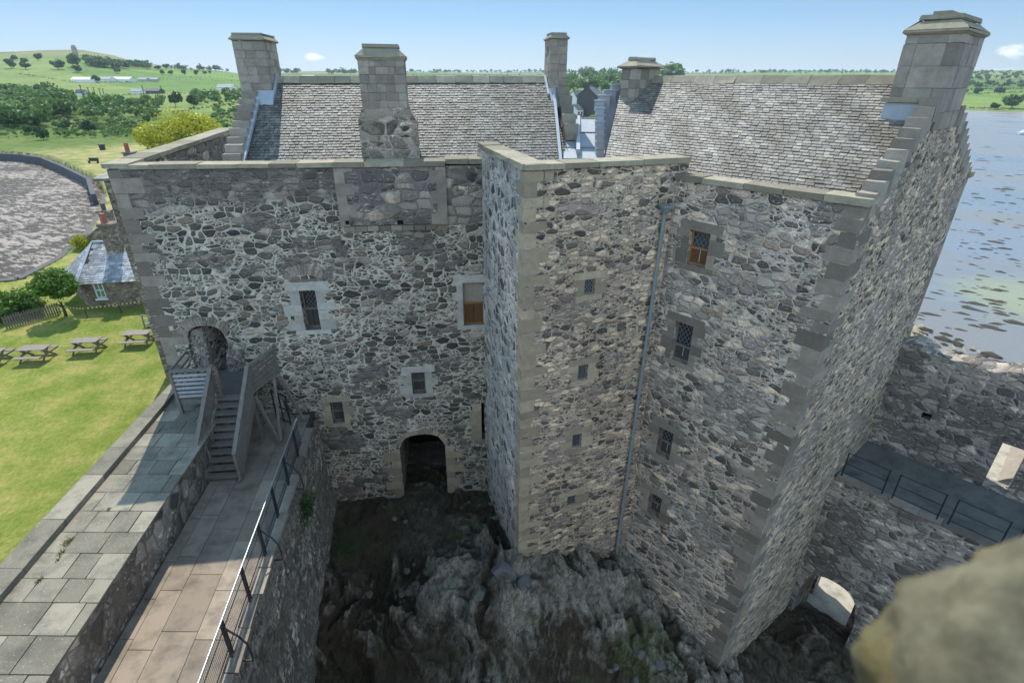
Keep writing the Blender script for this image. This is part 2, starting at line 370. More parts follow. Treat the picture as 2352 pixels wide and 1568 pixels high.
# ------------------------------------------------------------------ wall helpers
class Frame:                                   # vertical wall frame: s along wall, t backwards, z up
    def __init__(s, o, d): s.o = V((o[0], o[1])); s.d = V((d[0], d[1])).normalized(); s.n = V((-s.d.y, s.d.x))
    def P(s, a, t, z): q = s.o + s.d * a + s.n * t; return V((q.x, q.y, z))
    def px(s, x, y, t=0):                      # pixel on plane at depth t -> (s, z)
        o = s.o + s.n * t; p = PP(x, y, o, o + s.d); return (V((p.x, p.y)) - o).dot(s.d), p.z
def holes_wall(mb, fr, s0, s1, z0, z1, holes, step=99):
    S = sorted({s0, s1} | {h[k] for h in holes for k in (0, 1)}); Z = sorted({z0, z1} | {h[k] for h in holes for k in (2, 3)})
    for i in range(len(S) - 1):
        for j in range(len(Z) - 1):
            a, b, c, d = S[i], S[i + 1], Z[j], Z[j + 1]; m = ((a + b) / 2, (c + d) / 2)
            if any(h[0] < m[0] < h[1] and h[2] < m[1] < h[3] for h in holes): continue
            mb.quad(fr.P(a, 0, c), fr.P(b, 0, c), fr.P(b, 0, d), fr.P(a, 0, d))
    for h in holes:
        a, b, c, d, dep = h[:5]; rise = h[5] if len(h) > 5 else 0
        top = d - rise
        mb.quad(fr.P(a, 0, c), fr.P(a, 0, top), fr.P(a, dep, top), fr.P(a, dep, c))
        mb.quad(fr.P(b, dep, c), fr.P(b, dep, top), fr.P(b, 0, top), fr.P(b, 0, c))
        mb.quad(fr.P(a, 0, c), fr.P(a, dep, c), fr.P(b, dep, c), fr.P(b, 0, c))
        if rise == 0: mb.quad(fr.P(a, 0, d), fr.P(b, 0, d), fr.P(b, dep, d), fr.P(a, dep, d))
        else:
            N = 12; arc = []
            for k in range(N + 1):
                u = k / N; arc.append((a + (b - a) * u, top + rise * max(0, 1 - abs(2 * u - 1) ** 2.6) ** .5))
            for k in range(N):
                (x0, y0), (x1, y1) = arc[k], arc[k + 1]
                mb.quad(fr.P(x0, 0, y0), fr.P(x1, 0, y1), fr.P(x1, 0, d), fr.P(x0, 0, d))
                mb.quad(fr.P(x0, 0, y0), fr.P(x0, dep, y0), fr.P(x1, dep, y1), fr.P(x1, 0, y1))
def rect(fr, x0, y0, x1, y1, t=0):             # two pixel corners on the wall -> s0,s1,z0,z1
    a, c = fr.px(x0, y0, t); b, d = fr.px(x1, y1, t); return min(a, b), max(a, b), min(c, d), max(c, d)
def quoins(mb, p, d1, d2, z0, z1, l1=(.75, .4), l2=(.4, .75), h=.36, e=.004):
    z = z0; k = 0; d1 = V((d1[0], d1[1], 0)).normalized(); d2 = V((d2[0], d2[1], 0)).normalized()
    while z < z1 - .05:
        hh = min(h * random.uniform(.75, 1.25), z1 - z)
        a = l1[k % 2] * random.uniform(.8, 1.2); b = l2[k % 2] * random.uniform(.8, 1.2)
        o = V((p[0], p[1], z)) - d1 * e - d2 * e
        bs = [o, o + d1 * (a + e), o + d1 * (a + e) + d2 * (b + e), o + d2 * (b + e)]
        if d1.cross(d2).z < 0: bs = bs[::-1]
        mb.hexa([q + V((0, 0, .004)) for q in bs] + [q + V((0, 0, hh - .008)) for q in bs], random.random()); z += hh; k += 1
def coping(mb, p, q, w, h, z, side, over=.06, blk=1.0):  # slabs along p->q at height z; side: inward 2D normal
    p = V((p[0], p[1])); q = V((q[0], q[1])); L = (q - p).length; d = (q - p) / L; s = V((side[0], side[1])); a = 0
    while a < L - .01:
        b = min(L, a + blk * random.uniform(.7, 1.3)); 
        if L - b < .3: b = L
        dz = random.uniform(-.012, .012); P0 = p + d * (a + .006); P1 = p + d * (b - .006)
        base = [P0 - s * over, P1 - s * over, P1 + s * w, P0 + s * w]
        if (P1 - P0).x * s.y - (P1 - P0).y * s.x < 0: base = base[::-1]
        mb.hexa([V((c.x, c.y, z)) for c in base] + [V((c.x, c.y, z + h + dz)) for c in base], random.random())
        a = b
def surround(mb, fr, s0, s1, z0, z1, w=.2, lint=.25, e=.006, blocks=True):
    def blk(a, b, c, d): mb.hexa([fr.P(a, -e, c), fr.P(b, -e, c), fr.P(b, .05, c), fr.P(a, .05, c), fr.P(a, -e, d), fr.P(b, -e, d), fr.P(b, .05, d), fr.P(a, .05, d)], random.random())
    blk(s0 - w * 1.2, s1 + w * 1.3, z1 + .002, z1 + lint)
    blk(s0 - w * .9, s1 + w * .9, z0 - .16, z0 - .002)
    for side in (0, 1):
        z = z0; k = random.randint(0, 1)
        while z < z1 - .02:
            hh = min(random.uniform(.25, .4), z1 - z); ww = w * (1.5 if k % 2 else .8) * random.uniform(.85, 1.2)
            if side == 0: blk(s0 - ww, s0 - .001, z + .003, z + hh - .003)
            else: blk(s1 + .001, s1 + ww, z + .003, z + hh - .003)
            z += hh; k += 1
def lattice_window(fr, s0, s1, z0, z1, dep, parent, upper=.55, shut='shutter', mullion=True, pitch=.13, label=None):
    w = .05; mb = MB(); t = dep
    def bx(m, a, b, c, d, t0, t1, tn=.5): m.hexa([fr.P(a, t0, c), fr.P(b, t0, c), fr.P(b, t1, c), fr.P(a, t1, c), fr.P(a, t0, d), fr.P(b, t0, d), fr.P(b, t1, d), fr.P(a, t1, d)], tn)
    zm = z1 - (z1 - z0) * upper
    bx(mb, s0, s0 + w, z0, z1, t - .06, t); bx(mb, s1 - w, s1, z0, z1, t - .06, t)
    bx(mb, s0 + w, s1 - w, z1 - w, z1, t - .06, t); bx(mb, s0 + w, s1 - w, z0, z0 + w, t - .06, t)
    if upper < .98: bx(mb, s0 + w, s1 - w, zm - .03, zm + .03, t - .065, t)
    win = mb.build('window', M_['frame' if shut == 'shutter' else 'plank'], parent)
    if label: win['label'] = label
    g = MB(); g.quad(fr.P(s0, t - .02, zm), fr.P(s1, t - .02, zm), fr.P(s1, t - .02, z1), fr.P(s0, t - .02, z1)); g.build('pane', M_['glass'], win)
    l = MB(); a, b, c, d = s0 + w, s1 - w, zm + .03, z1 - w; W = b - a; H = d - c
    if W > .1 and H > .1:
        k = -H * 1.3
        while k < W + H * 1.3:
            for sg in (1, -1):                  # u = k + sg*(v)/1.35
                pts = []
                for v in np.linspace(0, H, 13):
                    u = (k + v / 1.35) if sg > 0 else (W - k - v / 1.35)
                    if 0 <= u <= W: pts.append((u, v))
                if len(pts) > 1: l.bar(fr.P(a + pts[0][0], t - .035, c + pts[0][1]), fr.P(a + pts[-1][0], t - .035, c + pts[-1][1]), .011, .011)
            k += pitch
        if l.v: l.build('lattice', M_['came'], win)
    if upper < .98:
        for q in (0, 1):
            sm = MB(); m0 = s0 + w + (s1 - s0 - 2 * w) * q / 2; m1 = s0 + w + (s1 - s0 - 2 * w) * (q + 1) / 2
            bx(sm, m0 + .012, m1 - .012, z0 + w, zm - .03, t - .05, t - .02); 
            for e in (.2, .6):
                hh = (zm - z0); bx(sm, m0 + .05, m1 - .05, z0 + w + hh * e - hh * .08, z0 + w + hh * e + hh * .14, t - .056, t - .05, .2)
            sm.build('shutter', M_[shut], win)
    return win
def slates(mb, pl, pr, tl, tr, gauge, width, th=.02, jit=.012, cut=None, lap=2.05):   # eave-left, eave-right, top-left, top-right
    pl, pr, tl, tr = map(V, (pl, pr, tl, tr)); n = (pr - pl).cross(tl - pl).normalized()
    if n.z < 0: n = -n
    rows = max(2, int((tl - pl).length / gauge)); up = (tl - pl).normalized()
    for r in range(rows):
        wob = random.uniform(-jit, jit) * .6
        a = r / rows; b = min(1, (r + lap) / rows); L0 = pl.lerp(tl, a); R0 = pr.lerp(tr, a); L1 = pl.lerp(tl, b); R1 = pr.lerp(tr, b)
        W = (R0 - L0).length; u = -random.random() * width
        while u < W:
            w = width * random.uniform(.72, 1.3); x0 = max(u, 0); x1 = min(u + w, W); u += w
            if x1 - x0 < .03: continue
            if cut and cut(x0 / W, a): continue
            g = min(.007, (x1 - x0) * .1); f0 = (x0 + g) / W; f1 = (x1 - g) / W; ja = random.uniform(-jit, jit) + wob; jr = random.uniform(-jit, jit)
            B0 = L0.lerp(R0, f0) + up * ja; B1 = L0.lerp(R0, f1) + up * (ja + jr * .4); T1 = L1.lerp(R1, f1); T0 = L1.lerp(R1, f0)
            lift = th * (lap - .1) + th * random.uniform(.2, .9); l2 = lift + jr * .35
            q = [B0 + n * (lift - th), B1 + n * (l2 - th), T1 - n * .002, T0 - n * .002]
            mb.hexa(q + [B0 + n * lift, B1 + n * l2, T1 + n * th * .5, T0 + n * th * .5], random.random(), skip=(0, 4))
def chimney_stack(parent, fr, s0, s1, t0, t1, z0, z1, cap=.45, over=.12, name='chimney', mat='chimstone', lean=0, blk=.38, capin=.28, pot=False):
    """squared courses of stone, a moulded cap with sloped top"""
    mb = MB(); z = z0; k = 0
    while z < z1 - .02:
        h = min(blk * random.uniform(.75, 1.2), z1 - z)
        if z1 - z - h < .1: h = z1 - z
        for (a0, a1, tt0, tt1, horiz) in ((s0, s1, t0, t0 + .25, 1), (s0, s1, t1 - .25, t1, 1), (s0, s0 + .25, t0 + .25, t1 - .25, 0), (s1 - .25, s1, t0 + .25, t1 - .25, 0)):
            L = (a1 - a0) if horiz else (tt1 - tt0); nb = max(1, round(L / (blk * 1.35))); c = [0] + sorted(min(.85, max(.15, (i + random.uniform(-.22, .22)) / nb)) for i in range(1, nb)) + [1]
            for i in range(nb):
                e = random.uniform(-.008, .012)
                if horiz: A0, A1, B0, B1 = a0 + L * c[i] + .003, a0 + L * c[i + 1] - .003, tt0 - (e if tt0 == t0 else 0), tt1 + (e if tt1 == t1 else 0)
                else: A0, A1, B0, B1 = a0 - (e if a0 == s0 else 0), a1 + (e if a1 == s1 else 0), tt0 + L * c[i] + .003, tt0 + L * c[i + 1] - .003
                zz0, zz1 = z + .004, z + h - .004
                mb.hexa([fr.P(A0, B0, zz0), fr.P(A1, B0, zz0), fr.P(A1, B1, zz0), fr.P(A0, B1, zz0), fr.P(A0, B0, zz1), fr.P(A1, B0, zz1), fr.P(A1, B1, zz1), fr.P(A0, B1, zz1)], random.random())
        z += h; k += 1
    m = .02
    mb.hexa([fr.P(s0 + m, t0 + m, z0), fr.P(s1 - m, t0 + m, z0), fr.P(s1 - m, t1 - m, z0), fr.P(s0 + m, t1 - m, z0), fr.P(s0 + m, t0 + m, z1), fr.P(s1 - m, t0 + m, z1), fr.P(s1 - m, t1 - m, z1), fr.P(s0 + m, t1 - m, z1)], .1)
    ch = mb.build(name, M_[mat], parent, jitter=.004)
    cb = MB()
    def ring(o, z): return [fr.P(s0 - o, t0 - o, z), fr.P(s1 + o, t0 - o, z), fr.P(s1 + o, t1 + o, z), fr.P(s0 - o, t1 + o, z)]
    o = over; lv = [(o * .2, z1), (o, z1 + cap * .12), (o, z1 + cap * .25), (-capin * .5, z1 + cap * .72), (-capin * .4, z1 + cap * .78), (-capin * .45, z1 + cap)]
    for i in range(len(lv) - 1):
        A, B = ring(*lv[i]), ring(*lv[i + 1])
        for j in range(4): cb.quad(A[j], A[(j + 1) % 4], B[(j + 1) % 4], B[j], random.random() * .6 + .2)
    cb.poly(ring(*lv[-1]), .4); cb.poly(ring(*lv[0])[::-1], .4)
    cb.build('chimney_cap', M_['coping'], ch, jitter=.012)
    return ch
def crowsteps(parent, fr, s0, s1, pts, n, h=.3, mat='chimstone', name='crowstep', zlow=None):
    """pts: (t, z) start and end of slope; one mesh of n step blocks, s0..s1 thick"""
    mb = MB(); (ta, za), (tb, zb) = pts
    for i in range(n):
        u0 = i / n; u1 = (i + 1) / n; t0, t1 = ta + (tb - ta) * u0, ta + (tb - ta) * u1; z = za + (zb - za) * (i + 1) / n
        lo = min(t0, t1); hi = max(t0, t1); zl = (za + (zb - za) * u0) - .25
        e = random.uniform(0, .02); zt = z + random.uniform(-.02, .03)
        B = [fr.P(s0 - e, lo + .003, zl), fr.P(s1 + e, lo + .003, zl), fr.P(s1 + e, hi + .06, zl), fr.P(s0 - e, hi + .06, zl)]
        mb.hexa(B + [V((q.x, q.y, zt)) for q in B], random.random())
    return mb.build(name, M_[mat], parent, jitter=.008)
#@@PART2
# ================================================================== FRAMES
H = Frame((-3.44, 16.98), (.992, .125))            # hall range front
T = Frame((.26, 12.86), (.94, .34))                # stair tower front
W = Frame((7.23, 11.0), (.68, -.74))               # right range front, origin at its outer corner
G = Frame((7.23, 11.0), (W.n.x, W.n.y))            # right range gable, t goes inwards (left)
E = Frame((13.93, 17.13), (.68, -.74))             # curtain wall beyond
L = Frame((G.P(5.85, 0, 0).x, G.P(5.85, 0, 0).y), (.68, -.74))
def warp(mb):                                       # the outer corner of the right range leans in towards its foot
    for i, p in enumerate(mb.v):
        q = V((p[0], p[1])) - W.o; s = q.dot(W.d); t = q.dot(W.n)
        if -3.2 < s < .6 and p[2] < 12.9:
            k = .42 * (12.9 - p[2]) / 15.5 * max(0, min(1, (s + 3.2) / 3.2)) * max(0, min(1, 1 - t / 9))
            mb.v[i] = (p[0] - W.d.x * k, p[1] - W.d.y * k, p[2])

# ================================================================== HALL RANGE
hall = thing('hall_range', H.P(-3, 3, 0), 'long grey rubble castle range with arched gateway and slate roof behind its parapet', 'building')
HS0, HS1, HT = -8.3, 3.2, 12.62
w1 = rect(H, 686, 668, 738, 757); w2 = rect(H, 1062, 650, 1113, 745); w3 = rect(H, 944, 856, 979, 903); w4 = rect(H, 757, 924, 793, 971)
w5 = rect(H, 1105, 926, 1114, 1008); slit = rect(H, 753, 1066, 762, 1103)
gate = (-.92, .84, -.6, 2.70); dz = rect(H, 421, 750, 546, 880); door = (dz[0], dz[1], 5.6, dz[3])
mb = MB()
holes_wall(mb, H, HS0, HS1 + 3, -1.5, HT, [w1 + (.42,), w2 + (.18,), w3 + (.35,), w4 + (.35,), w5 + (.6,), slit + (.5,), gate + (4.0, .62), door + (3.2, .55)])
hall_wall = mb.build('wall', M_['hall'], hall)
mb = MB()                                           # side, inner parapet faces, back
mb.quad(H.P(HS0, 9.5, -1.5), H.P(HS0, 0, -1.5), H.P(HS0, 0, HT), H.P(HS0, 9.5, HT + .25))
mb.quad(H.P(HS0 + .55, 0, 11.4), H.P(HS0 + .55, 9.5, 11.4), H.P(HS0 + .55, 9.5, HT + .25), H.P(HS0 + .55, 0, HT))
mb.quad(H.P(HS1 + 3, .6, 11.4), H.P(HS0, .6, 11.4), H.P(HS0, .6, HT), H.P(HS1 + 3, .6, HT))
mb.quad(H.P(6.2, 9.5, -1.5), H.P(HS0, 9.5, -1.5), H.P(HS0, 9.5, 11.9), H.P(6.2, 9.5, 11.9))
mb.build('wall', M_['hall_dark'], hall, )
mb = MB(); mb.quad(H.P(HS0, .3, 11.7), H.P(6.2, .3, 11.7), H.P(6.2, 9.5, 11.7), H.P(HS0, 9.5, 11.7)); mb.build('wall_walk', M_['lead'], hall)
# weathered upper band, projecting chimney breast and recessed strip
def slab_on(mb, fr, s0, s1, z0, z1, e, tint=.5, d=.05): mb.hexa([fr.P(s0, -e, z0), fr.P(s1, -e, z0), fr.P(s1, d, z0), fr.P(s0, d, z0), fr.P(s0, -e, z1), fr.P(s1, -e, z1), fr.P(s1, d, z1), fr.P(s0, d, z1)], tint)
mb = MB(); slab_on(mb, H, -1.95, 1.33, 10.86, HT - .01, .10); slab_on(mb, H, 1.335, 2.55, 10.8, HT - .01, .015)
mb.build('chimney_breast', M_['hall_dark'], hall)
mb = MB(); z = 10.84
k = 0
while z < HT - .1:
    h = random.uniform(.3, .42); z2 = min(z + h, HT - .02); a = .55 if k % 2 else .3; b = .3 if k % 2 else .5
    slab_on(mb, H, -1.98, -1.98 + a, z + .004, z2, .108, random.random() * .5 + .5); slab_on(mb, H, 1.36 - b, 1.36, z + .004, z2, .108, random.random() * .5 + .5); z = z2; k += 1
for i in range(9):
    s = -1.9 + i * .365; slab_on(mb, H, s, s + .34, 10.66, 10.83, .05 + .02 * (i % 2), random.random())
mb.build('quoins', M_['ashlar'], hall)
mb = MB(); slab_on(mb, H, -.22, -.04, 10.87, 11.0, .112); mb.build('drain_hole', M_['dark'], hall); mb = MB(); slab_on(mb, H, -1.82, -1.7, 10.9, 11.02, .112); mb.build('drain_hole', M_['dark'], hall)
mb = MB(); quoins(mb, H.P(HS0, 0, 0)[:2], H.d, H.n, -1.2, HT, (.75, .4), (.4, .8), .36); mb.build('quoins', M_['ashlar'], hall, jitter=.004)
# voussoirs over gate, door and the first window; gate dressings
def voussoirs(mb, fr, s0, s1, ztop, rise, n, ln, e=.008, fan=.0):
    cx = (s0 + s1) / 2; base = ztop - rise
    for k in range(n):
        u0 = -1 + 2 * k / n; u1 = -1 + 2 * (k + 1) / n; g = .03
        P = []
        for u, r in ((u0 + g / 2, 0), (u1 - g / 2, 0), (u1 - g / 2, 1), (u0 + g / 2, 1)):
            x = cx + (s1 - s0) / 2 * u; y = base + rise * (1 - abs(u) ** 2.6) ** .5
            nx, nz = u * .75 , 1.0; l = math.hypot(nx, nz); ll = ln * random.uniform(.85, 1.1) * r
            P.append((x + nx / l * ll, y + nz / l * ll))
        t = random.random()
        mb.hexa([fr.P(P[0][0], -e, P[0][1]), fr.P(P[1][0], -e, P[1][1]), fr.P(P[1][0], .06, P[1][1]), fr.P(P[0][0], .06, P[0][1]),
                 fr.P(P[3][0], -e, P[3][1]), fr.P(P[2][0], -e, P[2][1]), fr.P(P[2][0], .06, P[2][1]), fr.P(P[3][0], .06, P[3][1])], t)
gq = MB(); voussoirs(gq, H, gate[0], gate[1], gate[3], .62, 7, .22)
for sg in (0, 1):
    z = -.3; k = 0
    while z < 2.0:
        h = random.uniform(.28, .42); ww = (.55 if k % 2 else .3) * random.uniform(.9, 1.3)
        if sg: slab_on(gq, H, gate[1] + .002, gate[1] + ww, z + .006, min(z + h, 2.05), .01, random.random())
        else: slab_on(gq, H, gate[0] - ww, gate[0] - .002, z + .006, min(z + h, 2.05), .01, random.random())
        z += h; k += 1
gp = gq.build('gateway_surround', M_['ashlar_warm'], hall, jitter=.006)
mb = MB(); voussoirs(mb, H, door[0], door[1], door[3], .5, 15, .32); mb.build('doorway_arch', M_['ashlar'], hall, jitter=.008)
mb = MB(); voussoirs(mb, H, w1[0] - .2, w1[1] + .2, w1[3] + .55, .3, 11, .33); voussoirs(mb, H, w1[0] - .22, w1[1] + .22, w1[3] + .42, .12, 1, .1, .012); mb.build('relieving_arch', M_['ashlar'], hall, jitter=.006)
# inside of gateway and doorway
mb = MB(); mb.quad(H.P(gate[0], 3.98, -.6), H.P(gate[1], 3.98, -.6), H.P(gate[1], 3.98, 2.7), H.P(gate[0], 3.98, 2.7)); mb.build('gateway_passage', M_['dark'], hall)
mb = MB()
N = 10
for i in range(N):                                  # rough splayed jambs of the doorway, stone standing inside the opening
    pass
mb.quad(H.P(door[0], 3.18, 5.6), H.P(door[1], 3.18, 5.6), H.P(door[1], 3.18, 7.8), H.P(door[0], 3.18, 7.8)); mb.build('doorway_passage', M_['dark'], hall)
def rough_block(name, mat, parent, pts, h, z, amp=.12, n=9, seed=0):
    """upright lump of rough masonry on a polygon base"""
    mb = MB(); P = [V((p[0], p[1], 0)) for p in pts]; ring = []
    for i in range(len(P)):
        for k in range(n): ring.append(P[i].lerp(P[(i + 1) % len(P)], k / n))
    c = sum(ring, V()) / len(ring); rows = int(h / .12) + 2; m = len(ring)
    grid = []
    for r in range(rows):
        zz = z + h * r / (rows - 1); row = []
        for q in ring:
            a = mnoise.noise(V((q.x * 2.2 + seed, q.y * 2.2, zz * 2.2))) * amp + mnoise.noise(V((q.x * 7 + seed, q.y * 7, zz * 7))) * amp * .5
            d = (q - c).normalized(); row.append(V((q.x + d.x * a, q.y + d.y * a, zz)))
        grid.append(row)
    for r in range(rows - 1):
        for i in range(m): mb.quad(grid[r][i], grid[r][(i + 1) % m], grid[r + 1][(i + 1) % m], grid[r + 1][i])
    mb.poly(grid[-1], .5)
    return mb.build(name, mat, parent)
rough_block('rough_jamb', M_['hall_dark'], hall, [H.P(door[1] - .12, -.06, 0)[:2], H.P(door[1] + .42, -.06, 0)[:2], H.P(door[1] + .42, .3, 0)[:2], H.P(door[1] - .12, 1.4, 0)[:2]], 1.15, 5.55, .1)
rough_block('rough_jamb', M_['tower_side'], hall, [H.P(door[0] - .05, .1, 0)[:2], H.P(door[0] + .30, .5, 0)[:2], H.P(door[0] + .62, 2.2, 0)[:2], H.P(door[0] - .05, 2.2, 0)[:2]], 1.75, 5.6, .1, seed=4)
# windows
for w_, a_, b_, m_ in ((w1, .36, .3, 'ashlar_pale'), (w2, .25, .28, 'ashlar_pale'), (w3, .28, .26, 'ashlar_pale'), (w4, .22, .26, 'ashlar_warm')): sm = MB(); surround(sm, H, *w_, a_, b_); sm.build('window_surround', M_[m_], hall, jitter=.004)
sm = MB()
for k in range(5): slab_on(sm, H, w5[0] - random.uniform(.25, .5), w5[0] - .002, w5[2] + (w5[3] - w5[2]) * k / 5 + .005, w5[2] + (w5[3] - w5[2]) * (k + 1) / 5, .012, random.random())
sm.build('window_surround', M_['ashlar_warm'], hall, jitter=.004)
lattice_window(H, *w1, .34, hall, .52, 'shutterg')
lattice_window(H, *w3, .28, hall, .5, 'shutterg', pitch=.1)
lattice_window(H, *w4, .28, hall, .55, 'shutterg', pitch=.1)
mb = MB(); zm = w2[2] + (w2[3] - w2[2]) * .52
mb.quad(H.P(w2[0], .14, zm), H.P(w2[1], .14, zm), H.P(w2[1], .14, w2[3]), H.P(w2[0], .14, w2[3])); mb.build('harled_panel', M_['harl'], hall)
lattice_window(H, w2[0], w2[1], w2[2], zm, .17, hall, .02, 'shutter', label='brown timber shutters under the pebble harled panel')
mb = MB(); mb.quad(H.P(w5[0], .5, w5[2]), H.P(w5[1], .5, w5[2]), H.P(w5[1], .5, w5[3]), H.P(w5[0], .5, w5[3])); mb.build('slit_window', M_['dark'], hall); mb = MB(); mb.quad(H.P(slit[0], .4, slit[2]), H.P(slit[1], .4, slit[2]), H.P(slit[1], .4, slit[3]), H.P(slit[0], .4, slit[3])); mb.build('slit_window', M_['dark'], hall)
# copings
mb = MB(); coping(mb, H.P(-7.95, 0, 0)[:2], H.P(-1.96, 0, 0)[:2], .62, .13, HT, H.n, .07); coping(mb, H.P(1.36, 0, 0)[:2], H.P(HS1, 0, 0)[:2], .62, .14, HT + .05, H.n, .07)
coping(mb, H.P(-1.96, -.1, 0)[:2], H.P(1.36, -.1, 0)[:2], .72, .15, HT, H.n, .05)
for k in range(9):                                  # the raised coping of the end wall, climbing as it goes back
    t0, t1 = k * 1.05 - .08, (k + 1) * 1.05 - .1; za = HT + .03 + .26 * k / 9; zb = HT + .03 + .26 * (k + 1) / 9
    p = [H.P(HS0 - .07, t0, za), H.P(HS0 + .62, t0, za), H.P(HS0 + .62, t1, zb), H.P(HS0 - .07, t1, zb)]; mb.hexa(p + [q + V((0, 0, .13)) for q in p], random.random())
mb.build('parapet_coping', M_['coping'], hall, jitter=.008)
# roof: the slates lie on boarding
RT, RZ, ET, EZ = 5.0, 14.92, 1.0, 12.35
RL, RR = -4.95, 5.5
roof = MB()
roof.quad(H.P(RL, ET, EZ), H.P(RR, ET, EZ), H.P(RR, RT, RZ + .05), H.P(RL, RT, RZ - .02))
roof.quad(H.P(RR, 9.0, EZ), H.P(RL, 9.0, EZ), H.P(RL, RT, RZ - .02), H.P(RR, RT, RZ + .05))
hroof = roof.build('roof', M_['board'], hall)
sl = MB(); slates(sl, H.P(RL, ET, EZ + .03), H.P(RR - .02, ET, EZ + .03), H.P(RL, RT, RZ), H.P(RR - .05, RT, RZ + .08), .135, .15, .02)
slates(sl, H.P(RR, 9, EZ + .03), H.P(RL, 9, EZ + .03), H.P(RR, RT, RZ + .08), H.P(RL, RT, RZ), .4, .4, .02)
sl.build('slates', M_['slate'], hroof)
rd = MB(); a = RL + .1
while a < RR - .15:
    b = min(a + random.uniform(.5, .75), RR - .1); za = RZ + .02 + (a - RL) * .007
    rd.hexa([H.P(a, RT - .26, za - .10), H.P(b - .01, RT - .26, za - .10), H.P(b - .01, RT + .26, za - .10), H.P(a, RT + .26, za - .10), H.P(a, RT - .07, za + .13), H.P(b - .01, RT - .07, za + .13), H.P(b - .01, RT + .07, za + .13), H.P(a, RT + .07, za + .13)], random.random()); a = b
rd.build('ridge_stones', M_['coping'], hroof, jitter=.01)
# left gable with crowsteps and chimney, lead flashings
mb = MB()
g0, g1 = -5.45, -5.0
def gable_tri(mb, fr, s, pts): mb.poly([fr.P(s, t, z) for t, z in pts])
for s, rev in ((g0, 1), (g1, 0)):
    pts = [(0.7, 11.4), (.7, 12.4), (RT, 14.9), (9.3, 12.4), (9.3, 11.4)]; mb.poly([H.P(s, t, z) for t, z in (pts[::-1] if rev else pts)])
mb.build('gable', M_['chimney'], hall)
crowsteps(hall, H, g0 - .03, g1 + .04, [(.75, 12.45), (4.3, 14.6)], 10); crowsteps(hall, H, g0 - .03, g1 + .04, [(9.2, 12.45), (5.7, 14.6)], 10)
chimney_stack(hall, H, -5.52, -4.5, 4.2, 5.8, 13.7, 16.12, .24, .07, capin=.05, blk=.24)
fl = MB()
for (a, b) in (((.95, 12.4), (4.05, 14.33)),): fl.bar(H.P(-4.93, a[0], a[1] + .1), H.P(-4.93, b[0], b[1] + .1), .12, .1)
fl.hexa([H.P(-5.0, 3.75, 14.15), H.P(-4.42, 3.75, 14.15), H.P(-4.42, 4.25, 14.3), H.P(-5.0, 4.25, 14.3), H.P(-5.0, 3.8, 14.3), H.P(-4.42, 3.8, 14.3), H.P(-4.42, 4.19, 14.62), H.P(-5.0, 4.19, 14.62)])
fl.bar(H.P(-4.44, 4.1, 14.45), H.P(-4.44, 5.0, 15.12), .08, .1)
fl.build('lead_flashing', M_['lead'], hroof); fl = MB(); fl.bar(H.P(5.2, 1.0, 12.5), H.P(5.5, 4.2, 14.6), .10, .08); fl.bar(H.P(5.28, 4.1, 14.5), H.P(5.28, 5.0, 15.12), .08, .12)
fl.hexa([H.P(5.3, 3.7, 14.1), H.P(5.95, 3.7, 14.1), H.P(5.95, 4.4, 14.4), H.P(5.3, 4.4, 14.4), H.P(5.35, 3.85, 14.3), H.P(5.9, 3.85, 14.3), H.P(5.9, 4.4, 14.72), H.P(5.35, 4.4, 14.72)])
fl.build('lead_flashing', M_['lead'], hroof)
# middle chimney at the front of the roof
mb_ch = chimney_stack(hall, H, -1.04, .30, .75, 1.75, 14.2, 15.5, .42, .05, mat='chimstone', capin=.36, blk=.22)
mb = MB(); A = [H.P(-1.2, .72, 12.1), H.P(.55, .72, 12.1), H.P(.55, 1.8, 12.1), H.P(-1.2, 1.8, 12.1)]; z = 12.1; rnk = 0
mb.hexa(A + [V((q.x, q.y, 13.88)) for q in A])
B_ = [H.P(-1.04, .75, 14.22), H.P(.30, .75, 14.22), H.P(.30, 1.75, 14.22), H.P(-1.04, 1.75, 14.22)]; mb.hexa([V((q.x, q.y, 13.87)) for q in A] + B_)
mb.build('chimney_base', M_['chimney'], mb_ch)
# right gable and thin chimney
mb = MB()
for s, rev in ((5.55, 1), (5.95, 0)):
    pts = [(0.7, 11.4), (.7, 12.3), (RT, 14.9), (9.3, 12.4), (9.3, 11.4)]; mb.poly([H.P(s, t, z) for t, z in (pts[::-1] if rev else pts)])
mb.build('gable', M_['chimney'], hall)
crowsteps(hall, H, 5.62, 6.05, [(2.4, 13.35), (4.4, 14.75)], 5); crowsteps(hall, H, 5.55, 6.0, [(9.2, 12.45), (5.6, 14.7)], 10)
chimney_stack(hall, H, 5.36, 6.0, 4.45, 5.6, 14.3, 16.32, .22, .05, capin=.12, blk=.26)

# ================================================================== STAIR TOWER
tower = thing('stair_tower', T.P(2, 2, 0), 'square rubble stair tower between the two ranges with four tiny lattice windows', 'building')
TT = 13.12; TW = 4.55
tb = H.px(1105, 330); TB = H.P(tb[0], 0, 0)
holes = []
for (x0, y0, x1, y1) in ((1345, 640, 1364, 678), (1329, 836, 1349, 875), (1316, 995, 1334, 1030), (1305, 1136, 1321, 1163)):
    a, c = T.px(x0, y1); b, d = T.px(x1, y0); a, b = min(a, b), max(a, b)
    m = (a + b) / 2; holes.append((m - .16, m + .16, c, d, .13))
mb = MB(); holes_wall(mb, T, 0, TW, -2.5, TT, holes)
mb.quad(T.P(TW, 0, 11), T.P(TW, .55, 11), T.P(TW, .55, TT), T.P(TW, 0, TT)); mb.build('wall', M_['tower'], tower)
mb = MB(); o = T.P(0, 0, 0)
slt = (.93, .985, .9, 2.5)
Td = (V((TB.x, TB.y)) - T.o); TL = Td.length; TF = Frame(TB[:2], (-Td))     # left face, s from back to front
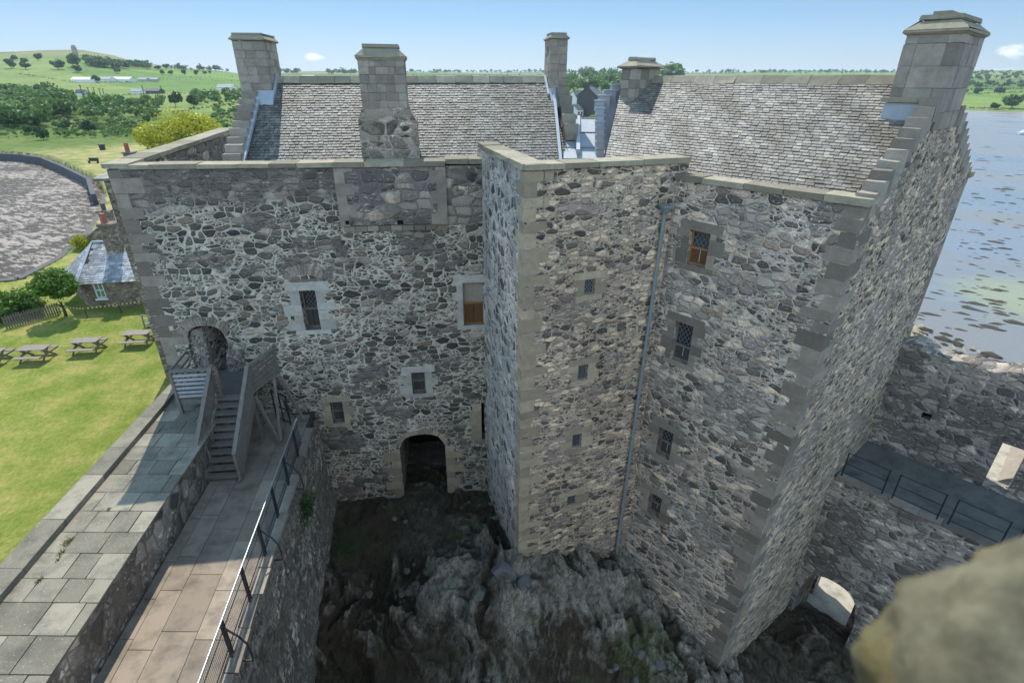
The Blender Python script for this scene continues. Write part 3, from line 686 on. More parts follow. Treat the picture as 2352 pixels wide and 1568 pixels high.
holes_wall(mb, TF, -.6, TL, -2.5, TT, [(TL - 1.55, TL - 1.35, .9, 2.6, .3), (TL - 2.6, TL - 2.35, 9.2, 10.4, .25)])
mb.quad(TF.P(TL, .5, 12), TF.P(0, .5, 12), TF.P(0, .5, TT), TF.P(TL, .5, TT)); mb.quad(T.P(TW, .5, 12), T.P(.3, .5, 12), T.P(.3, .5, TT), T.P(TW, .5, TT))
mb.build('wall', M_['tower_side'], tower)
for a, b, c, d in ((TL - 1.55, TL - 1.35, .9, 2.6), (TL - 2.6, TL - 2.35, 9.2, 10.4)): mb = MB(); mb.quad(TF.P(a, .24, c), TF.P(b, .24, c), TF.P(b, .24, d), TF.P(a, .24, d)); mb.build('slit_window', M_['dark'], tower)
mb = MB(); quoins(mb, (T.o.x, T.o.y), T.d, V((TF.d.x, TF.d.y)) * -1, .2, TT - .01, (.7, .36), (.35, .6), .32); mb.build('quoins', M_['ashlar_warm'], tower, jitter=.005)
for h in holes: mb = MB(); surround(mb, T, h[0], h[1], h[2], h[3], .26, .2, .004); mb.build('window_surround', M_['ashlar_warm'], tower, jitter=.004)
for h in holes: lattice_window(T, h[0], h[1], h[2], h[3], .12, tower, 1.0, 'shutterg', pitch=.085)
mb = MB(); coping(mb, (T.o.x, T.o.y), T.P(TW, 0, 0)[:2], .6, .13, TT, T.n, .06); mb.build('parapet_coping', M_['coping'], tower, jitter=.006); mb = MB(); coping(mb, TF.P(-.2, 0, 0)[:2], TF.P(TL - .02, 0, 0)[:2], .55, .132, TT + .001, TF.n, .06)
mb.build('parapet_coping', M_['coping'], tower, jitter=.006)
mb = MB(); mb.poly([T.P(.2, .5, 11.9), T.P(TW, .5, 11.9), T.P(TW, 3, 11.9), T.P(.3, 4.0, 11.9)]); mb.build('roof', M_['lead'], tower)
# downpipe in the corner
pipe = thing('downpipe', T.P(4.0, -.1, -.8), 'grey cast iron downpipe with square hopper head in the corner between tower and right range', 'downpipe')
mb = MB(); p0 = PP(1527, 488, T.P(0, -.1, 0)[:2], T.P(1, -.1, 0)[:2]); p1 = PP(1416, 1268, T.P(0, -.1, 0)[:2], T.P(1, -.1, 0)[:2])
mb.tube([p0, p1], .055, 8); 
mb.build('pipe', M_['pipe'], pipe, smooth=False)
for f in (.24, .47, .70, .86):
    m2 = MB(); q = p0.lerp(p1, f); m2.tube([q, q - V((0, 0, .11))], .075, 8); m2.bar(q + V((0, .02, -.05)) - V((T.d.x, T.d.y, 0)) * .13, q + V((0, .02, -.05)) + V((T.d.x, T.d.y, 0)) * .13, .03, .05); m2.build('pipe_bracket', M_['pipe'], pipe)
m2 = MB(); B = [p0 + V((T.d.x, T.d.y, 0)) * a + V((T.n.x, T.n.y, 0)) * b for a, b in ((-.13, -.14), (.13, -.14), (.13, .09), (-.13, .09))]
m2.hexa([p0 + (q - p0) * .5 + V((0, 0, -.02)) for q in B] + [q + V((0, 0, .14)) for q in B]); m2.hexa([q + V((0, 0, .142)) + (q - p0) * .12 for q in B] + [q + V((0, 0, .2)) + (q - p0) * .12 for q in B]); m2.build('hopper', M_['pipe'], pipe)
# lead flat roof and lead-sheathed steps between the ranges

# ================================================================== RIGHT RANGE
wing = thing('gabled_range', W.P(-2, 4, 0), 'tall rubble range at right with crowstepped gable, big chimney and slate roof', 'building')
WZ = 12.72; WL = -4.45
wins = [rect(W, 1580, 530, 1622, 616), rect(W, 1542, 748, 1583, 848), rect(W, 1510, 990, 1545, 1062), rect(W, 1488, 1136, 1520, 1194)]
wh = []
for (a, c), (b, d) in (((-3.84, 10.60), (-3.26, 11.52)), ((-3.86, 7.72), (-3.30, 8.92)), ((-3.86, 4.30), (-3.36, 5.32)), ((-3.86, 1.85), (-3.38, 2.72))):
    wh.append((a, b, c, d, .38))
mb = MB(); holes_wall(mb, W, WL - .3, 0, -4.5, WZ, wh); warp(mb); wf = mb.build('wall', M_['wing'], wing)
mb = MB()                                           # gable wall, subdivided so that the leaning corner can be bent
GP = [(0, 12.75), (.55, 12.95), (4.4, 15.05), (9.3, 12.3), (10.0, 12.3)]
def gz(s):
    for (a, c), (b, d) in zip(GP, GP[1:]):
        if a <= s <= b: return c + (d - c) * (s - a) / (b - a)
ss = [0, .55, 1.3, 2.1, 3, 3.7, 4.4, 5.2, 6, 7, 8, 9.3, 10.0]; nz = 8
for a, b in zip(ss, ss[1:]):
    for k in range(nz):
        z0a = -5 + (gz(a) + 5) * k / nz; z1a = -5 + (gz(a) + 5) * (k + 1) / nz; z0b = -5 + (gz(b) + 5) * k / nz; z1b = -5 + (gz(b) + 5) * (k + 1) / nz
        mb.quad(G.P(a, 0, z0a), G.P(b, 0, z0b), G.P(b, 0, z1b), G.P(a, 0, z1a))
mb.poly([G.P(a, .4, c) for a, c in ([(.0, 12)] + GP + [(10.0, 12)])][::-1])
mb.quad(G.P(10.0, 0, -5), G.P(10.0, 6, -5), G.P(10.0, 6, 12.3), G.P(10.0, 0, 12.3))
warp(mb); mb.build('wall', M_['gable'], wing)
mb = MB(); quoins(mb, (W.o.x, W.o.y), -W.d, G.d, -4.2, WZ - .01, (.6, .35), (.45, .9), .34); warp(mb); mb.build('quoins', M_['ashlar'], wing, jitter=.006)
mb = MB(); quoins(mb, G.P(10.0, 0, 0)[:2], -G.d, -W.d, 2, 12.2, (.8, .45), (.4, .7), .38); mb.build('quoins', M_['ashlar'], wing, jitter=.006)
for h in wh: mb = MB(); surround(mb, W, h[0], h[1], h[2], h[3], .24, .24, .006); mb.build('window_surround', M_['ashlar'], wing, jitter=.004)
lattice_window(W, *wh[0][:4], .2, wing, .52, 'shutter', label='lattice window with one bright brown shutter, topmost'); lattice_window(W, *wh[1][:4], .2, wing, .62, 'shutterg')
lattice_window(W, *wh[2][:4], .25, wing, .55, 'shutterg'); lattice_window(W, *wh[3][:4], .25, wing, .55, 'shutterg')
mb = MB(); coping(mb, W.P(WL, 0, 0)[:2], W.P(.04, 0, 0)[:2], .5, .14, WZ, W.n, .06, 1.0); mb.build('parapet_coping', M_['coping'], wing, jitter=.006); mb = MB()
p = [G.P(9.6, -.1, 12.3), G.P(10.25, -.1, 12.3), G.P(10.25, .5, 12.3), G.P(9.6, .5, 12.3)]; mb.hexa([p[0], p[1], p[2], p[3]] + [q + V((0, 0, .16)) for q in p], .6)
mb.build('skew_stone', M_['coping'], wing, jitter=.006)
mb = MB(); mb.quad(W.P(WL - 2.5, .4, 12.3), W.P(-.3, .4, 12.3), W.P(-.3, .9, 12.3), W.P(WL - 2.5, .9, 12.3)); mb.build('gutter', M_['lead'], wing)
# roof
WR, WRZ, WE, WEZ = 4.4, 15.0, .5, 12.62
LE = -7.25; LX = -9.7
roof = MB(); roof.quad(W.P(LE, WE, WEZ), W.P(-.35, WE, WEZ), W.P(-.35, WR, WRZ), W.P(LX, WR, WRZ)); roof.quad(W.P(-.35, 9.5, 12.2), W.P(LX, 9.5, 12.2), W.P(LX, WR, WRZ), W.P(-.35, WR, WRZ))
wroof = roof.build('roof', M_['board'], wing)
sl = MB(); slates(sl, W.P(LE, WE, WEZ + .03), W.P(-.33, WE, WEZ + .03), W.P(LX, WR, WRZ + .04), W.P(-.33, WR, WRZ + .04), .128, .19, .018, .01)
slates(sl, W.P(-.35, 9.5, 12.22), W.P(LX, 9.5, 12.22), W.P(-.35, WR, WRZ + .04), W.P(LX, WR, WRZ + .04), .4, .4)
sl.build('slates', M_['slate2'], wroof)
rd = MB(); a = LX
while a < -1.3:
    b = min(a + random.uniform(.6, .85), -1.2); za = WRZ + .02
    rd.hexa([W.P(a, WR - .24, za - .08), W.P(b - .01, WR - .24, za - .08), W.P(b - .01, WR + .24, za - .08), W.P(a, WR + .24, za - .08), W.P(a, WR - .07, za + .14), W.P(b - .01, WR - .07, za + .14), W.P(b - .01, WR + .07, za + .14), W.P(a, WR + .07, za + .14)], random.random()); a = b
rd.build('ridge_stones', M_['coping'], wroof, jitter=.01)
crowsteps(wing, G, .0, .32, [(-.0, 0), (0, 0)], 1) if False else None
def crow_g(parent, s0, s1, z0, z1, n):
    mb = MB()
    for i in range(n):
        a = s0 + (s1 - s0) * i / n; b = s0 + (s1 - s0) * (i + 1) / n; z = z0 + (z1 - z0) * (i + 1) / n; zl = z0 + (z1 - z0) * i / n - .3
        lo, hi = min(a, b), max(a, b); e = random.uniform(0, .02); zt = z + random.uniform(-.02, .02)
        p = [G.P(lo + .004, -.02 - e, zl), G.P(hi + .07, -.02 - e, zl), G.P(hi + .07, .32 + e, zl), G.P(lo + .004, .32 + e, zl)]
        mb.hexa(p + [V((q.x, q.y, zt)) for q in p], random.random())
    return mb.build('crowstep', M_['chimstone'], parent, jitter=.01)
crow_g(wing, .15, 3.1, 12.75, 14.7, 10); crow_g(wing, 9.9, 5.3, 12.4, 14.5, 10)
chg = chimney_stack(wing, G, 3.12, 5.25, -.03, 1.02, 14.0, 15.95, .38, .07, capin=.3, blk=.42)
mb = MB(); p = [G.P(4.0, .5, 16.3), G.P(4.8, .5, 16.3), G.P(4.8, .85, 16.3), G.P(4.0, .85, 16.3)]; mb.hexa(p + [q + V((0, 0, .16)) for q in p]); mb.build('chimney_cap', M_['coping'], chg)
mb = MB(); p = [G.P(2.95, .3, 14.58), G.P(3.5, .3, 14.58), G.P(3.5, 1.12, 14.58), G.P(2.95, 1.12, 14.58)]; mb.hexa(p + [q + V((0, 0, .1)) for q in p]); mb.build('apron_stone', M_['coping'], chg)
mb = MB(); p = [G.P(3.0, .3, 14.0), G.P(3.5, .3, 14.0), G.P(3.5, 1.05, 14.0), G.P(3.0, 1.05, 14.0)]; mb.hexa(p + [V((q.x, q.y, 14.57)) for q in p]); mb.build('lead_flashing', M_['lead'], wroof)
# left chimney of the right range
def at_ridge(x, y, t): return W.px(x, y, t)
c0 = W.px(1425, 190, WR - .3)[0]; c1 = W.px(1518, 190, WR - .3)[0]
cf0, cf1 = W.px(1426, 190, 3.3)[0], W.px(1460, 190, 3.3)[0]; CSf = Frame(W.P(cf1, 0, 0)[:2], W.n); ct1 = CSf.px(1513, 190)[0]
chl = chimney_stack(wing, W, cf0, cf1, 3.3, min(ct1, 5.6), 13.9, W.px(1460, 158, 3.3)[1], .34, .12, capin=.3, blk=.26)
m = MB()
P1 = lambda x, y, z: PZ(x, y, z)
def hp(x, y, t): s, z = H.px(x, y, t); return H.P(s, t, z)
m.bar(hp(1478, 172, 3.1), hp(1455, 218, 3.1), .1, .12); m.hexa([hp(1426, 224, 3.0), hp(1458, 224, 3.0), hp(1460, 216, 3.3), hp(1424, 216, 3.3), hp(1424, 203, 3.0), hp(1460, 203, 3.0), hp(1460, 201, 3.3), hp(1424, 201, 3.3)])
m.build('lead_flashing', M_['lead'], wroof)
# the lead-sheathed steps
ld = MB(); se = []
def colm(x0, x1, ytop, ybot, t, tint=.5, dt=.24):
    s0, z1 = H.px(x0, ytop, t); s1, _ = H.px(x1, ytop, t); z0 = H.px(x0, ybot, t)[1]
    ld.hexa([H.P(s0, t, z0), H.P(s1, t, z0), H.P(s1, t + dt, z0), H.P(s0, t + dt, z0), H.P(s0, t, z1), H.P(s1, t, z1), H.P(s1, t + dt, z1), H.P(s0, t + dt, z1)], tint)
    ld.hexa([H.P(s0 - .03, t - .03, z1), H.P(s1 + .03, t - .03, z1), H.P(s1 + .03, t + dt, z1), H.P(s0 - .03, t + dt, z1), H.P(s0 - .03, t - .03, z1 + .04), H.P(s1 + .03, t - .03, z1 + .04), H.P(s1 + .03, t + dt, z1 + .04), H.P(s0 - .03, t + dt, z1 + .04)], tint)
for k, (x0, x1, yt, yb, t) in enumerate(((1406, 1428, 196, 262, 3.0), (1391, 1416, 209, 285, 2.75), (1378, 1402, 221, 300, 2.5), (1370, 1388, 233, 256, 2.25))): colm(x0, x1, yt, yb, t)
for k in range(7):
    y0 = 250 + k * 15.5; colm(1370, 1388, y0, 400 if k == 6 else y0 + 24, 2.0 - k * .13, dt=.13)
ld.poly([hp(1384, 362, 1.6), hp(1408, 362, 1.6), hp(1404, 300, 2.2), hp(1418, 255, 2.6), hp(1432, 212, 3.1), hp(1400, 212, 3.1), hp(1384, 260, 2.5)]); ld.build('lead_steps', M_['lead'], wing)
# lead flat between the ranges
ll = MB(); q = [hp(1294, 364, 1.05), hp(1390, 364, 1.05), hp(1388, 274, 4.6), hp(1304, 272, 4.6)]
ll.poly(q)
a0, a1, b0, b1 = hp(1323, 352, 1.2), hp(1332, 352, 1.2), hp(1332, 273, 4.6), hp(1326, 273, 4.6); ll.hexa([a0 - V((0, 0, .02)), a1 - V((0, 0, .02)), b0 - V((0, 0, .02)), b1 - V((0, 0, .02)), a0 + V((0, 0, .12)), a1 + V((0, 0, .12)), b0 + V((0, 0, .12)), b1 + V((0, 0, .12))])
for u in (.25, .62): 
    A, B = q[0].lerp(q[3], u), q[1].lerp(q[2], u); ll.bar(A + V((0, 0, .01)), B + V((0, 0, .01)), .07, .03)
A, B = q[3], q[2]; ll.hexa([A - V((0, 0, 1.5)), B - V((0, 0, 1.5)), B + V((0, .1, -1.5)), A + V((0, .1, -1.5)), A + V((0, 0, .04)), B + V((0, 0, .04)), B + V((0, .1, .04)), A + V((0, .1, .04))])
ll.build('lead_flat', M_['lead'], wing)
m = MB(); m.quad(W.P(LE + .02, WE, WEZ - .02), W.P(LX + .02, WR, WRZ - .02), W.P(LX + .02, WR, 11.5), W.P(LE + .02, WE, 11.5)); m.quad(W.P(LX + .02, WR, 11.5), W.P(LX + .02, WR, WRZ - .02), W.P(LX + .02, 9.5, 12.2), W.P(LX + .02, 9.5, 11.5)); m.build('gable', M_['chimney'], wing)
# ================================================================== CURTAIN WALL, WALK AND PATH AT LEFT
M_['slab'] = None
def paving(name, c, spots, var=.25):
    n = NT(name, .85, .25); uv = n.uv(); t = n.sep(n.tint())
    a = n.mix(t, tuple(x * (1 - var) for x in c), tuple(x * (1 + var) for x in c))
    a = n.mix(n.mapr(n.noise(uv, 1.6, 6, .65), .45, .68, 0, .75), a, (c[0] * .38, c[1] * .40, c[2] * .42))
    a = n.mix(n.mapr(n.noise(uv, 24, 4, .7), .60, .66, 0, spots), a, (.52, .54, .50))
    n.col(a); n.bump(n.noise(uv, 30, 6, .7), .012, .7); return n.m
M_['slab'] = paving('walk_slab', (.225, .20, .15), .55, .32)
M_['flag'] = paving('path_flag', (.30, .24, .18), .1, .2)
M_['joint'] = plain('joint_earth', (.05, .05, .035), .95)
def edge(p, q):
    p, q = V(p), V(q); return lambda y: p.x + (q.x - p.x) * (y - p.y) / (q.y - p.y)
xr = edge((-8.29, 5.85), (-8.9, 10.94)); xg = edge((-10.41, 7.44), (-11.3, 14.97)); xo = edge((-11.03, 8.23), (-11.75, 15.83)); xp = edge((-5.69, 6.63), (-6.95, 14.9))
Y0, Y1 = -3.0, 15.93
def yA(x): return 16.98 + (x + 3.44) * .126        # the hall front
cw = thing('curtain_wall', (-9.8, 8, 0), 'broad castle wall with paved wall walk beside the lawn, its coping raised on the lawn side', 'wall')
mb = MB()
z1 = 5.30
P = [V((xr(Y0), Y0, 3)), V((xr(Y1 + .2), Y1 + .2, 3)), V((xo(Y1), Y1, -1)), V((xo(Y0), Y0, -1))]
mb.quad(V((P[0].x, P[0].y, 3)), V((P[1].x, P[1].y, 3)), V((P[1].x, P[1].y, z1)), V((P[0].x, P[0].y, z1)))
mb.quad(P[2], P[3], V((P[3].x, P[3].y, 5.42)), V((P[2].x, P[2].y, 5.42)))
mb.quad(V((P[0].x, P[0].y, z1)), V((P[1].x, P[1].y, z1)), V((P[2].x, P[2].y, z1)), V((P[3].x, P[3].y, z1)))
mb.build('wall', M_['retain'], cw)
sb = MB(); y = Y0; k = 0
while y < Y1 - .1:
    h = random.uniform(.58, .76); y2 = min(y + h, Y1 + .1); n = 3; cs = [0] + sorted((i + random.uniform(-.3, .3)) / n + (.12 if k % 2 else -.08) for i in range(1, n)) + [1]
    if k % 3 == 1: cs = [0, .22 + random.uniform(-.05, .05), .52, .8, 1]
    for i in range(len(cs) - 1):
        g = .010; q = []
        for (yy, u) in ((y + g, cs[i]), (y + g, cs[i + 1]), (y2 - g, cs[i + 1]), (y2 - g, cs[i])):
            l, r = xg(yy) + .002, xr(yy) + .05; uu = u + (g / 2 if u == cs[i] and i else 0) - (g / 2 if u == cs[i + 1] and i < len(cs) - 2 else 0)
            q.append(V((l + (r - l) * uu, yy, z1 + .003)))
        dz = [random.uniform(.040, .055) for _ in range(4)]; sb.hexa(q + [a + V((0, 0, d)) for a, d in zip(q, dz)], random.random())
    y = y2; k += 1
sb.build('paving', M_['slab'], cw)
mb = MB(); y = Y0
while y < Y1 - .1:
    y2 = min(y + random.uniform(1.1, 1.7), Y1)
    q = [V((xo(y) - .05, y + .008, 5.42)), V((xg(y), y + .008, 5.30)), V((xg(y2), y2 - .008, 5.30)), V((xo(y2) - .05, y2 - .008, 5.42))]
    mb.hexa([V((a.x, a.y, 5.304)) for a in q] + [V((a.x, a.y, 5.50)) for a in q], random.random()); y = y2
mb.build('coping', M_['slab'], cw, jitter=.006)
# weeds in the joints
M_['weed'] = foliage('weed_leaves', (.16, .15, .04), .5)
def tuft(p, r, n, seed):
    rr = random.Random(seed); m = MB()
    for _ in range(n):
        a = rr.random() * 6.28; l = r * rr.uniform(.5, 1.2); w = r * .12; d = V((math.cos(a), math.sin(a), rr.uniform(.3, 1.2))).normalized(); s = V((-math.sin(a), math.cos(a), 0)) * w
        b = V((rr.uniform(-r, r) * .3, rr.uniform(-r, r) * .8, 0)); m.poly([b - s, b + s, b + d * l], rr.random())
    o = m.build('weed_tuft', M_['weed']); o.location = p; return o
wt = [((265, 380 + 1130), 'tufts of dry weed in the wall walk joint nearest the lawn'), ((228, 1545), ''), ]
weeds = [(90, 1332, .10, 'small green weed in the joint of the wall walk paving'), (157, 1244, .14, 'straggling brown weed growing between two wall walk slabs'), (141, 1270, .1, 'small brown weed below the straggling weed on the wall walk'), (250, 1170, .08, 'dry sprig in the wall walk joint near the shadow edge'), (133, 1285, .08, 'tiny lowest sprig of the weeds along one slab joint')]
for i, (x, y, r, lb) in enumerate(weeds): tag(tuft(PZ(x, y, 5.35), r, 26, i), lb, 'weed', 'weeds in the wall walk joints')
# lower path
path = MB(); path.poly([V((xr(Y0) - .1, Y0, 4.05)), V((xp(Y0), Y0, 4.05)), V((xp(15.1), 15.1, 4.05)), V((-7.2, yA(-7.2), 4.05)), V((xr(Y1) - .1, Y1 + .05, 4.05))])
struct(path.build('path_bed', M_['joint']))
sb = MB(); Wd = 2.45; cols = [0, .13, .34, .66, 1.0]
for c in range(4):
    y = Y0 - random.random()
    while y < 15.6:
        y2 = y + random.uniform(.9, 1.7); q = []
        for yy, u in ((y + .008, cols[c]), (y + .008, cols[c + 1]), (y2 - .008, cols[c + 1]), (y2 - .008, cols[c])):
            l, r = xr(yy) + .03, xp(yy) - .14; q.append(V((l + (r - l) * u + (.006 if u == cols[c] else -.006), yy, 4.055)))
        q = [V((a.x, min(a.y, yA(a.x) - .02), a.z)) for a in q]
        dz = random.uniform(.040, .05)
        if q[2].y - q[1].y > .05: sb.hexa(q + [a + V((0, 0, dz)) for a in q], random.random() * .9 + .05)
        y = y2
struct(sb.build('path_paving', M_['flag']))
# retaining wall under the path edge: rough rubble and rock
def rough_sheet(P, nu, nv, amp, sc, seed=0, nrm=(1, 0, 0)):
    mb = MB(); nrm = V(nrm); g = []
    for i in range(nu + 1):
        row = []
        for j in range(nv + 1):
            p = P(i / nu, j / nv); a = mnoise.noise(p * sc + V((seed, 0, 0))) + .5 * mnoise.noise(p * sc * 2.7 + V((seed, 5, 0))) + .3 * mnoise.noise(p * sc * 6)
            row.append(p + nrm * a * amp)
        g.append(row)
    for i in range(nu):
        for j in range(nv): mb.quad(g[i][j], g[i + 1][j], g[i + 1][j + 1], g[i][j + 1])
    return mb
def rp(u, v):
    y = 2.0 + (16.35 - 2.0) * u; z = -3 + 7.02 * v; return V((xp(min(y, 14.9)) + .04 + (1 - v) * .25 - (.0 if y < 14.9 else (y - 14.9) * .16), y, z))
rw = thing('retaining_wall', (-6, 8, 0), 'rough dark rubble wall dropping from the railed path into the rocky court', 'wall')
rough_sheet(rp, 120, 60, .09, 1.1, nrm=(1, 0, 0)).build('wall', M_['retain'], rw)
mb = MB(); y = 2.0
while y < 15:
    y2 = y + random.uniform(.6, 1.1); e = random.uniform(-.03, .06)
    q = [V((xp(y) - .13, y + .01, 4.0)), V((xp(y) + .12 + e, y + .01, 4.0)), V((xp(y2) + .12 + e, y2 - .01, 4.0)), V((xp(y2) - .13, y2 - .01, 4.0))]; mb.hexa(q + [a + V((0, 0, .11)) for a in q], random.random()); y = y2
mb.build('edge_stones', M_['ashlar'], rw, jitter=.012)
# railing on the path edge: top rail, posts, mesh, curved stays
ra = thing('metal_railing', (xp(8), 8, 4.1), 'metal railing with wire mesh and curved stays along the path edge', 'railing')
def rx(y, z=0): return V((xp(y) - .06, y, 4.1 + z))
ys = [3.2 + 1.32 * k for k in range(9)]
mb = MB(); pts = [rx(y, 1.05) for y in np.linspace(2.2, 14.4, 14)]; mb.tube(pts, .021, 8); mb.build('top_rail', M_['rail'], ra, smooth=True)
mb = MB(); mb.tube([rx(14.4, 1.05), V((-7.75, 15.45, 5.15)), V((-7.8, 15.7, 4.15))], .022, 6); mb.build('return_rail', M_['iron'], ra)
for z in (.12, .30, .82):
    mb = MB(); mb.tube([rx(2.2, z), rx(14.4, z)], .012, 5); mb.build('lower_rail', M_['iron'], ra)
for y in ys:
    mb = MB(); mb.bar(rx(y, 0), rx(y, 1.05), .05, .02); mb.bar(rx(y + .09, 0), rx(y + .09, 1.03), .05, .02); mb.build('post', M_['iron'], ra)
for y in ys[1::2]:
    mb = MB(); b = rx(y + .04, .9); pts = [b, b + V((.10, 0, -.12)), b + V((.26, 0, -.28)), b + V((.38, 0, -.50)), b + V((.42, 0, -.80)), b + V((.40, 0, -1.05)), b + V((.12, 0, -1.08))]; mb.tube(pts, .024, 6); mb.build('curved_stay', M_['iron'], ra)
mb = MB(); y = 2.2
while y < 14.4: mb.bar(rx(y, .14), rx(y, 1.02), .004, .004); y += .06
z = .2
while z < 1.0: mb.bar(rx(2.2, z), rx(14.4, z), .004, .004); z += .06
mb.build('mesh_panel', M_['iron'], ra)
gt = thing('metal_gate', (-7.6, 15.5, 4.1), 'small dark metal gate at the far end of the railed path against the castle wall', 'gate')
mb = MB(); A, B = V((-8.35, 15.9, 4.12)), V((-7.7, 15.5, 4.12))
for p in (A, B, A.lerp(B, .5)): mb.bar(p, p + V((0, 0, 1.2)), .035, .035)
for z in (.1, .6, 1.18): mb.bar(A + V((0, 0, z)), B + V((0, 0, z)), .03, .03)
mb.build('gate_frame', M_['iron'], gt)

# ------------------------------------------------------------------ timber stair
st = thing('timber_staircase', (-8.7, 13.6, 4.1), 'weathered timber stair with boarded handrails climbing to the arched doorway', 'staircase')
dS = V((.125 * -1, .992, 0)).normalized(); top = V((-8.82, 14.6, 5.92)); bot = V((-8.66, 12.62, 4.12)); xS = V((dS.y, -dS.x, 0)); hw = .5
n = 11
d = top - bot
for k in range(n):
    u = (k + 1) / n; c = bot.lerp(top, u); mb = MB(); dep = V((d.x, d.y, 0)) / n * 1.08; a = c - dep * 1.0
    q = [a - xS * hw + V((0, 0, -.045)), a + xS * hw + V((0, 0, -.045)), a + dep + xS * hw + V((0, 0, -.045)), a + dep - xS * hw + V((0, 0, -.045))]
    mb.hexa(q + [p + V((0, 0, .045)) for p in q], random.random()); mb.bar(a + V((0, 0, -.04)) - xS * hw, a + V((0, 0, -.04)) + xS * hw, .03, .07, .9)
    mb.build('tread', M_['plank'], st)
for sg in (-1, 1):
    mb = MB(); o = xS * (hw + .03) * sg; mb.bar(bot + o + V((0, -.1, -.02)), top + o + V((0, 0, -.14)), .05, .26); mb.build('stringer', M_['plank'], st)
    mid = bot.lerp(top, .5) + o
    for pb in (bot + o + V((0, -.05, 0)), top + o, mid): m2 = MB(); m2.bar(pb, pb + V((0, 0, 1.0)), .08, .08); m2.build('handrail_post', M_['plank'], st)
    m3 = MB(); m3.bar(bot + o * 1.04 + V((0, -.1, 1.0)), top + o * 1.04 + V((0, 0, 1.02)), .12, .045, .9)
    for z in (.22, .38, .54, .70, .85): m3.bar(bot + o * 1.1 + V((0, 0, z)), top + o * 1.1 + V((0, 0, z)), .028, .088, random.random())
    m3.build('handrail', M_['plank'], st)
dk = MB(); c0_, c1_ = V((-10.6, 14.42, 5.86)), V((-8.3, 14.68, 5.86))
k = 0
yy = 0
while yy < 3.6:
    for (a, b) in (((-.0, 2.3)),) if yy < 1.35 else (((.85, 2.0)),):
        A = c0_ + V((.992, .125, 0)) * a + V((-.125, .992, 0)) * yy; B = c0_ + V((.992, .125, 0)) * b + V((-.125, .992, 0)) * yy
        dk.bar(A, B, .115, .045, random.random())
    yy += .13
dk.build('deck', M_['plankdark'], st)
fs = MB(); A, B = V((-10.55, 14.38, 5.9)), V((-9.22, 14.56, 5.9)); 
for z in (.06, .2, .35, .5, .65, .80): fs.bar(A + V((0, 0, z)), B + V((0, 0, z)), .025, .085, random.random())
fs.build('front_boards', M_['planklight'], st)
fr_ = MB(); fr_.bar(A + V((0, 0, .98)), B + V((0, 0, .98)), .14, .05); fr_.build('front_rail', M_['plank'], st)
for p in (A, B): 
    m = MB(); m.bar(p - V((0, 0, .6)), p + V((0, 0, .97)), .09, .09); m.build('handrail_post', M_['plank'], st)
sd_ = MB(); A2 = V((-10.78, 15.75, 5.9))
for z in (.1, .3, .5, .7, .96): sd_.bar(A + V((0, 0, z)), A2 + V((0, 0, z)), .03, .07)
sd_.build('side_rail', M_['plank'], st)
A, B = top + xS * (hw + .06), V((-8.0, 15.98, 5.9))
m = MB(); m.bar(A + V((0, 0, 1.0)), B + V((0, 0, 1.0)), .12, .05)
for z in (.08, .22, .38, .54, .70, .85): m.bar(A + V((0, 0, z)), B + V((0, 0, z)), .03, .11, random.random())
m.build('side_rail', M_['plank'], st)
m = MB(); m.bar(B, B + V((0, 0, 1.0)), .08, .08); m.build('handrail_post', M_['plank'], st)
for (p, q) in ((A - V((0, 0, .1)), V((-7.75, 14.55, 4.12))), (B + V((-.1, -.15, -.1)), V((-7.7, 14.6, 4.12))), (B - V((0, 0, .1)), V((-7.35, 15.8, 4.12))), (V((-8.35, 14.7, 5.8)), V((-8.35, 14.7, 4.12)))):
    m = MB(); m.bar(p, q, .09, .09); m.build('brace', M_['plank'], st)
m = MB(); m.bar(c0_ + V((0, 0, -.12)), c1_ + V((0, 0, -.12)), .08, .18); m.bar(V((-10.65, 14.45, 5.75)), V((-10.8, 15.7, 5.75)), .08, .18); m.build('deck_joist', M_['plank'], st)

# ================================================================== COURT ROCK
ctrl = np.array([(-3.4, 17, -.02), (-1.2, 16.6, -.05), (-7.0, 16.3, .05), (-6.3, 12, -.7), (-5.6, 8.5, -1.9), (-5.2, 5.5, -2.6), (-4.6, 13, -1.2), (-4.8, 10.5, -1.9), (-2.6, 14.6, -.25), (-1.2, 13.6, -.0), (.26, 12.8, .55), (1.4, 13.0, .35), (2.6, 13.5, .2), (3.9, 14.1, -.5), (-1.6, 11.6, -.5), (.1, 12.0, -.2), (.6, 11.3, -1.1), (2.2, 12.0, -.8), (3.6, 12.6, -1.0), (4.8, 12.6, -1.4), (5.6, 11.8, -1.9), (6.9, 10.6, -2.85), (-2.6, 9.5, -1.6), (-.5, 9.6, -1.6), (1.5, 9.9, -1.8), (3.6, 9.8, -2.3), (5.0, 9.4, -2.6), (0, 7.5, -2.2), (4, 7, -3.0), (-3, 6, -2.6), (8.5, 12.2, -3.5), (10.0, 13.6, -3.9), (12.2, 14.2, -4.2), (12.9, 13.3, -4.35), (13.5, 15.4, -5.1), (14.4, 16.2, -6.3), (15.7, 17.4, -7.2), (10, 9, -3.9), (12.9, 16.2, -5.5), (0, 2, -3), (8, 4, -3.8), (17, 14, -6.5), (-7.5, 2, -3)])
def rbf(X, Yy):
    D = np.hypot(ctrl[:, None, 0] - ctrl[None, :, 0], ctrl[:, None, 1] - ctrl[None, :, 1]); wgt = np.linalg.solve(D + np.eye(len(ctrl)) * .15, ctrl[:, 2] + 2)
    d = np.hypot(X[..., None] - ctrl[:, 0], Yy[..., None] - ctrl[:, 1]); return d @ wgt - 2
nx, ny = 420, 300
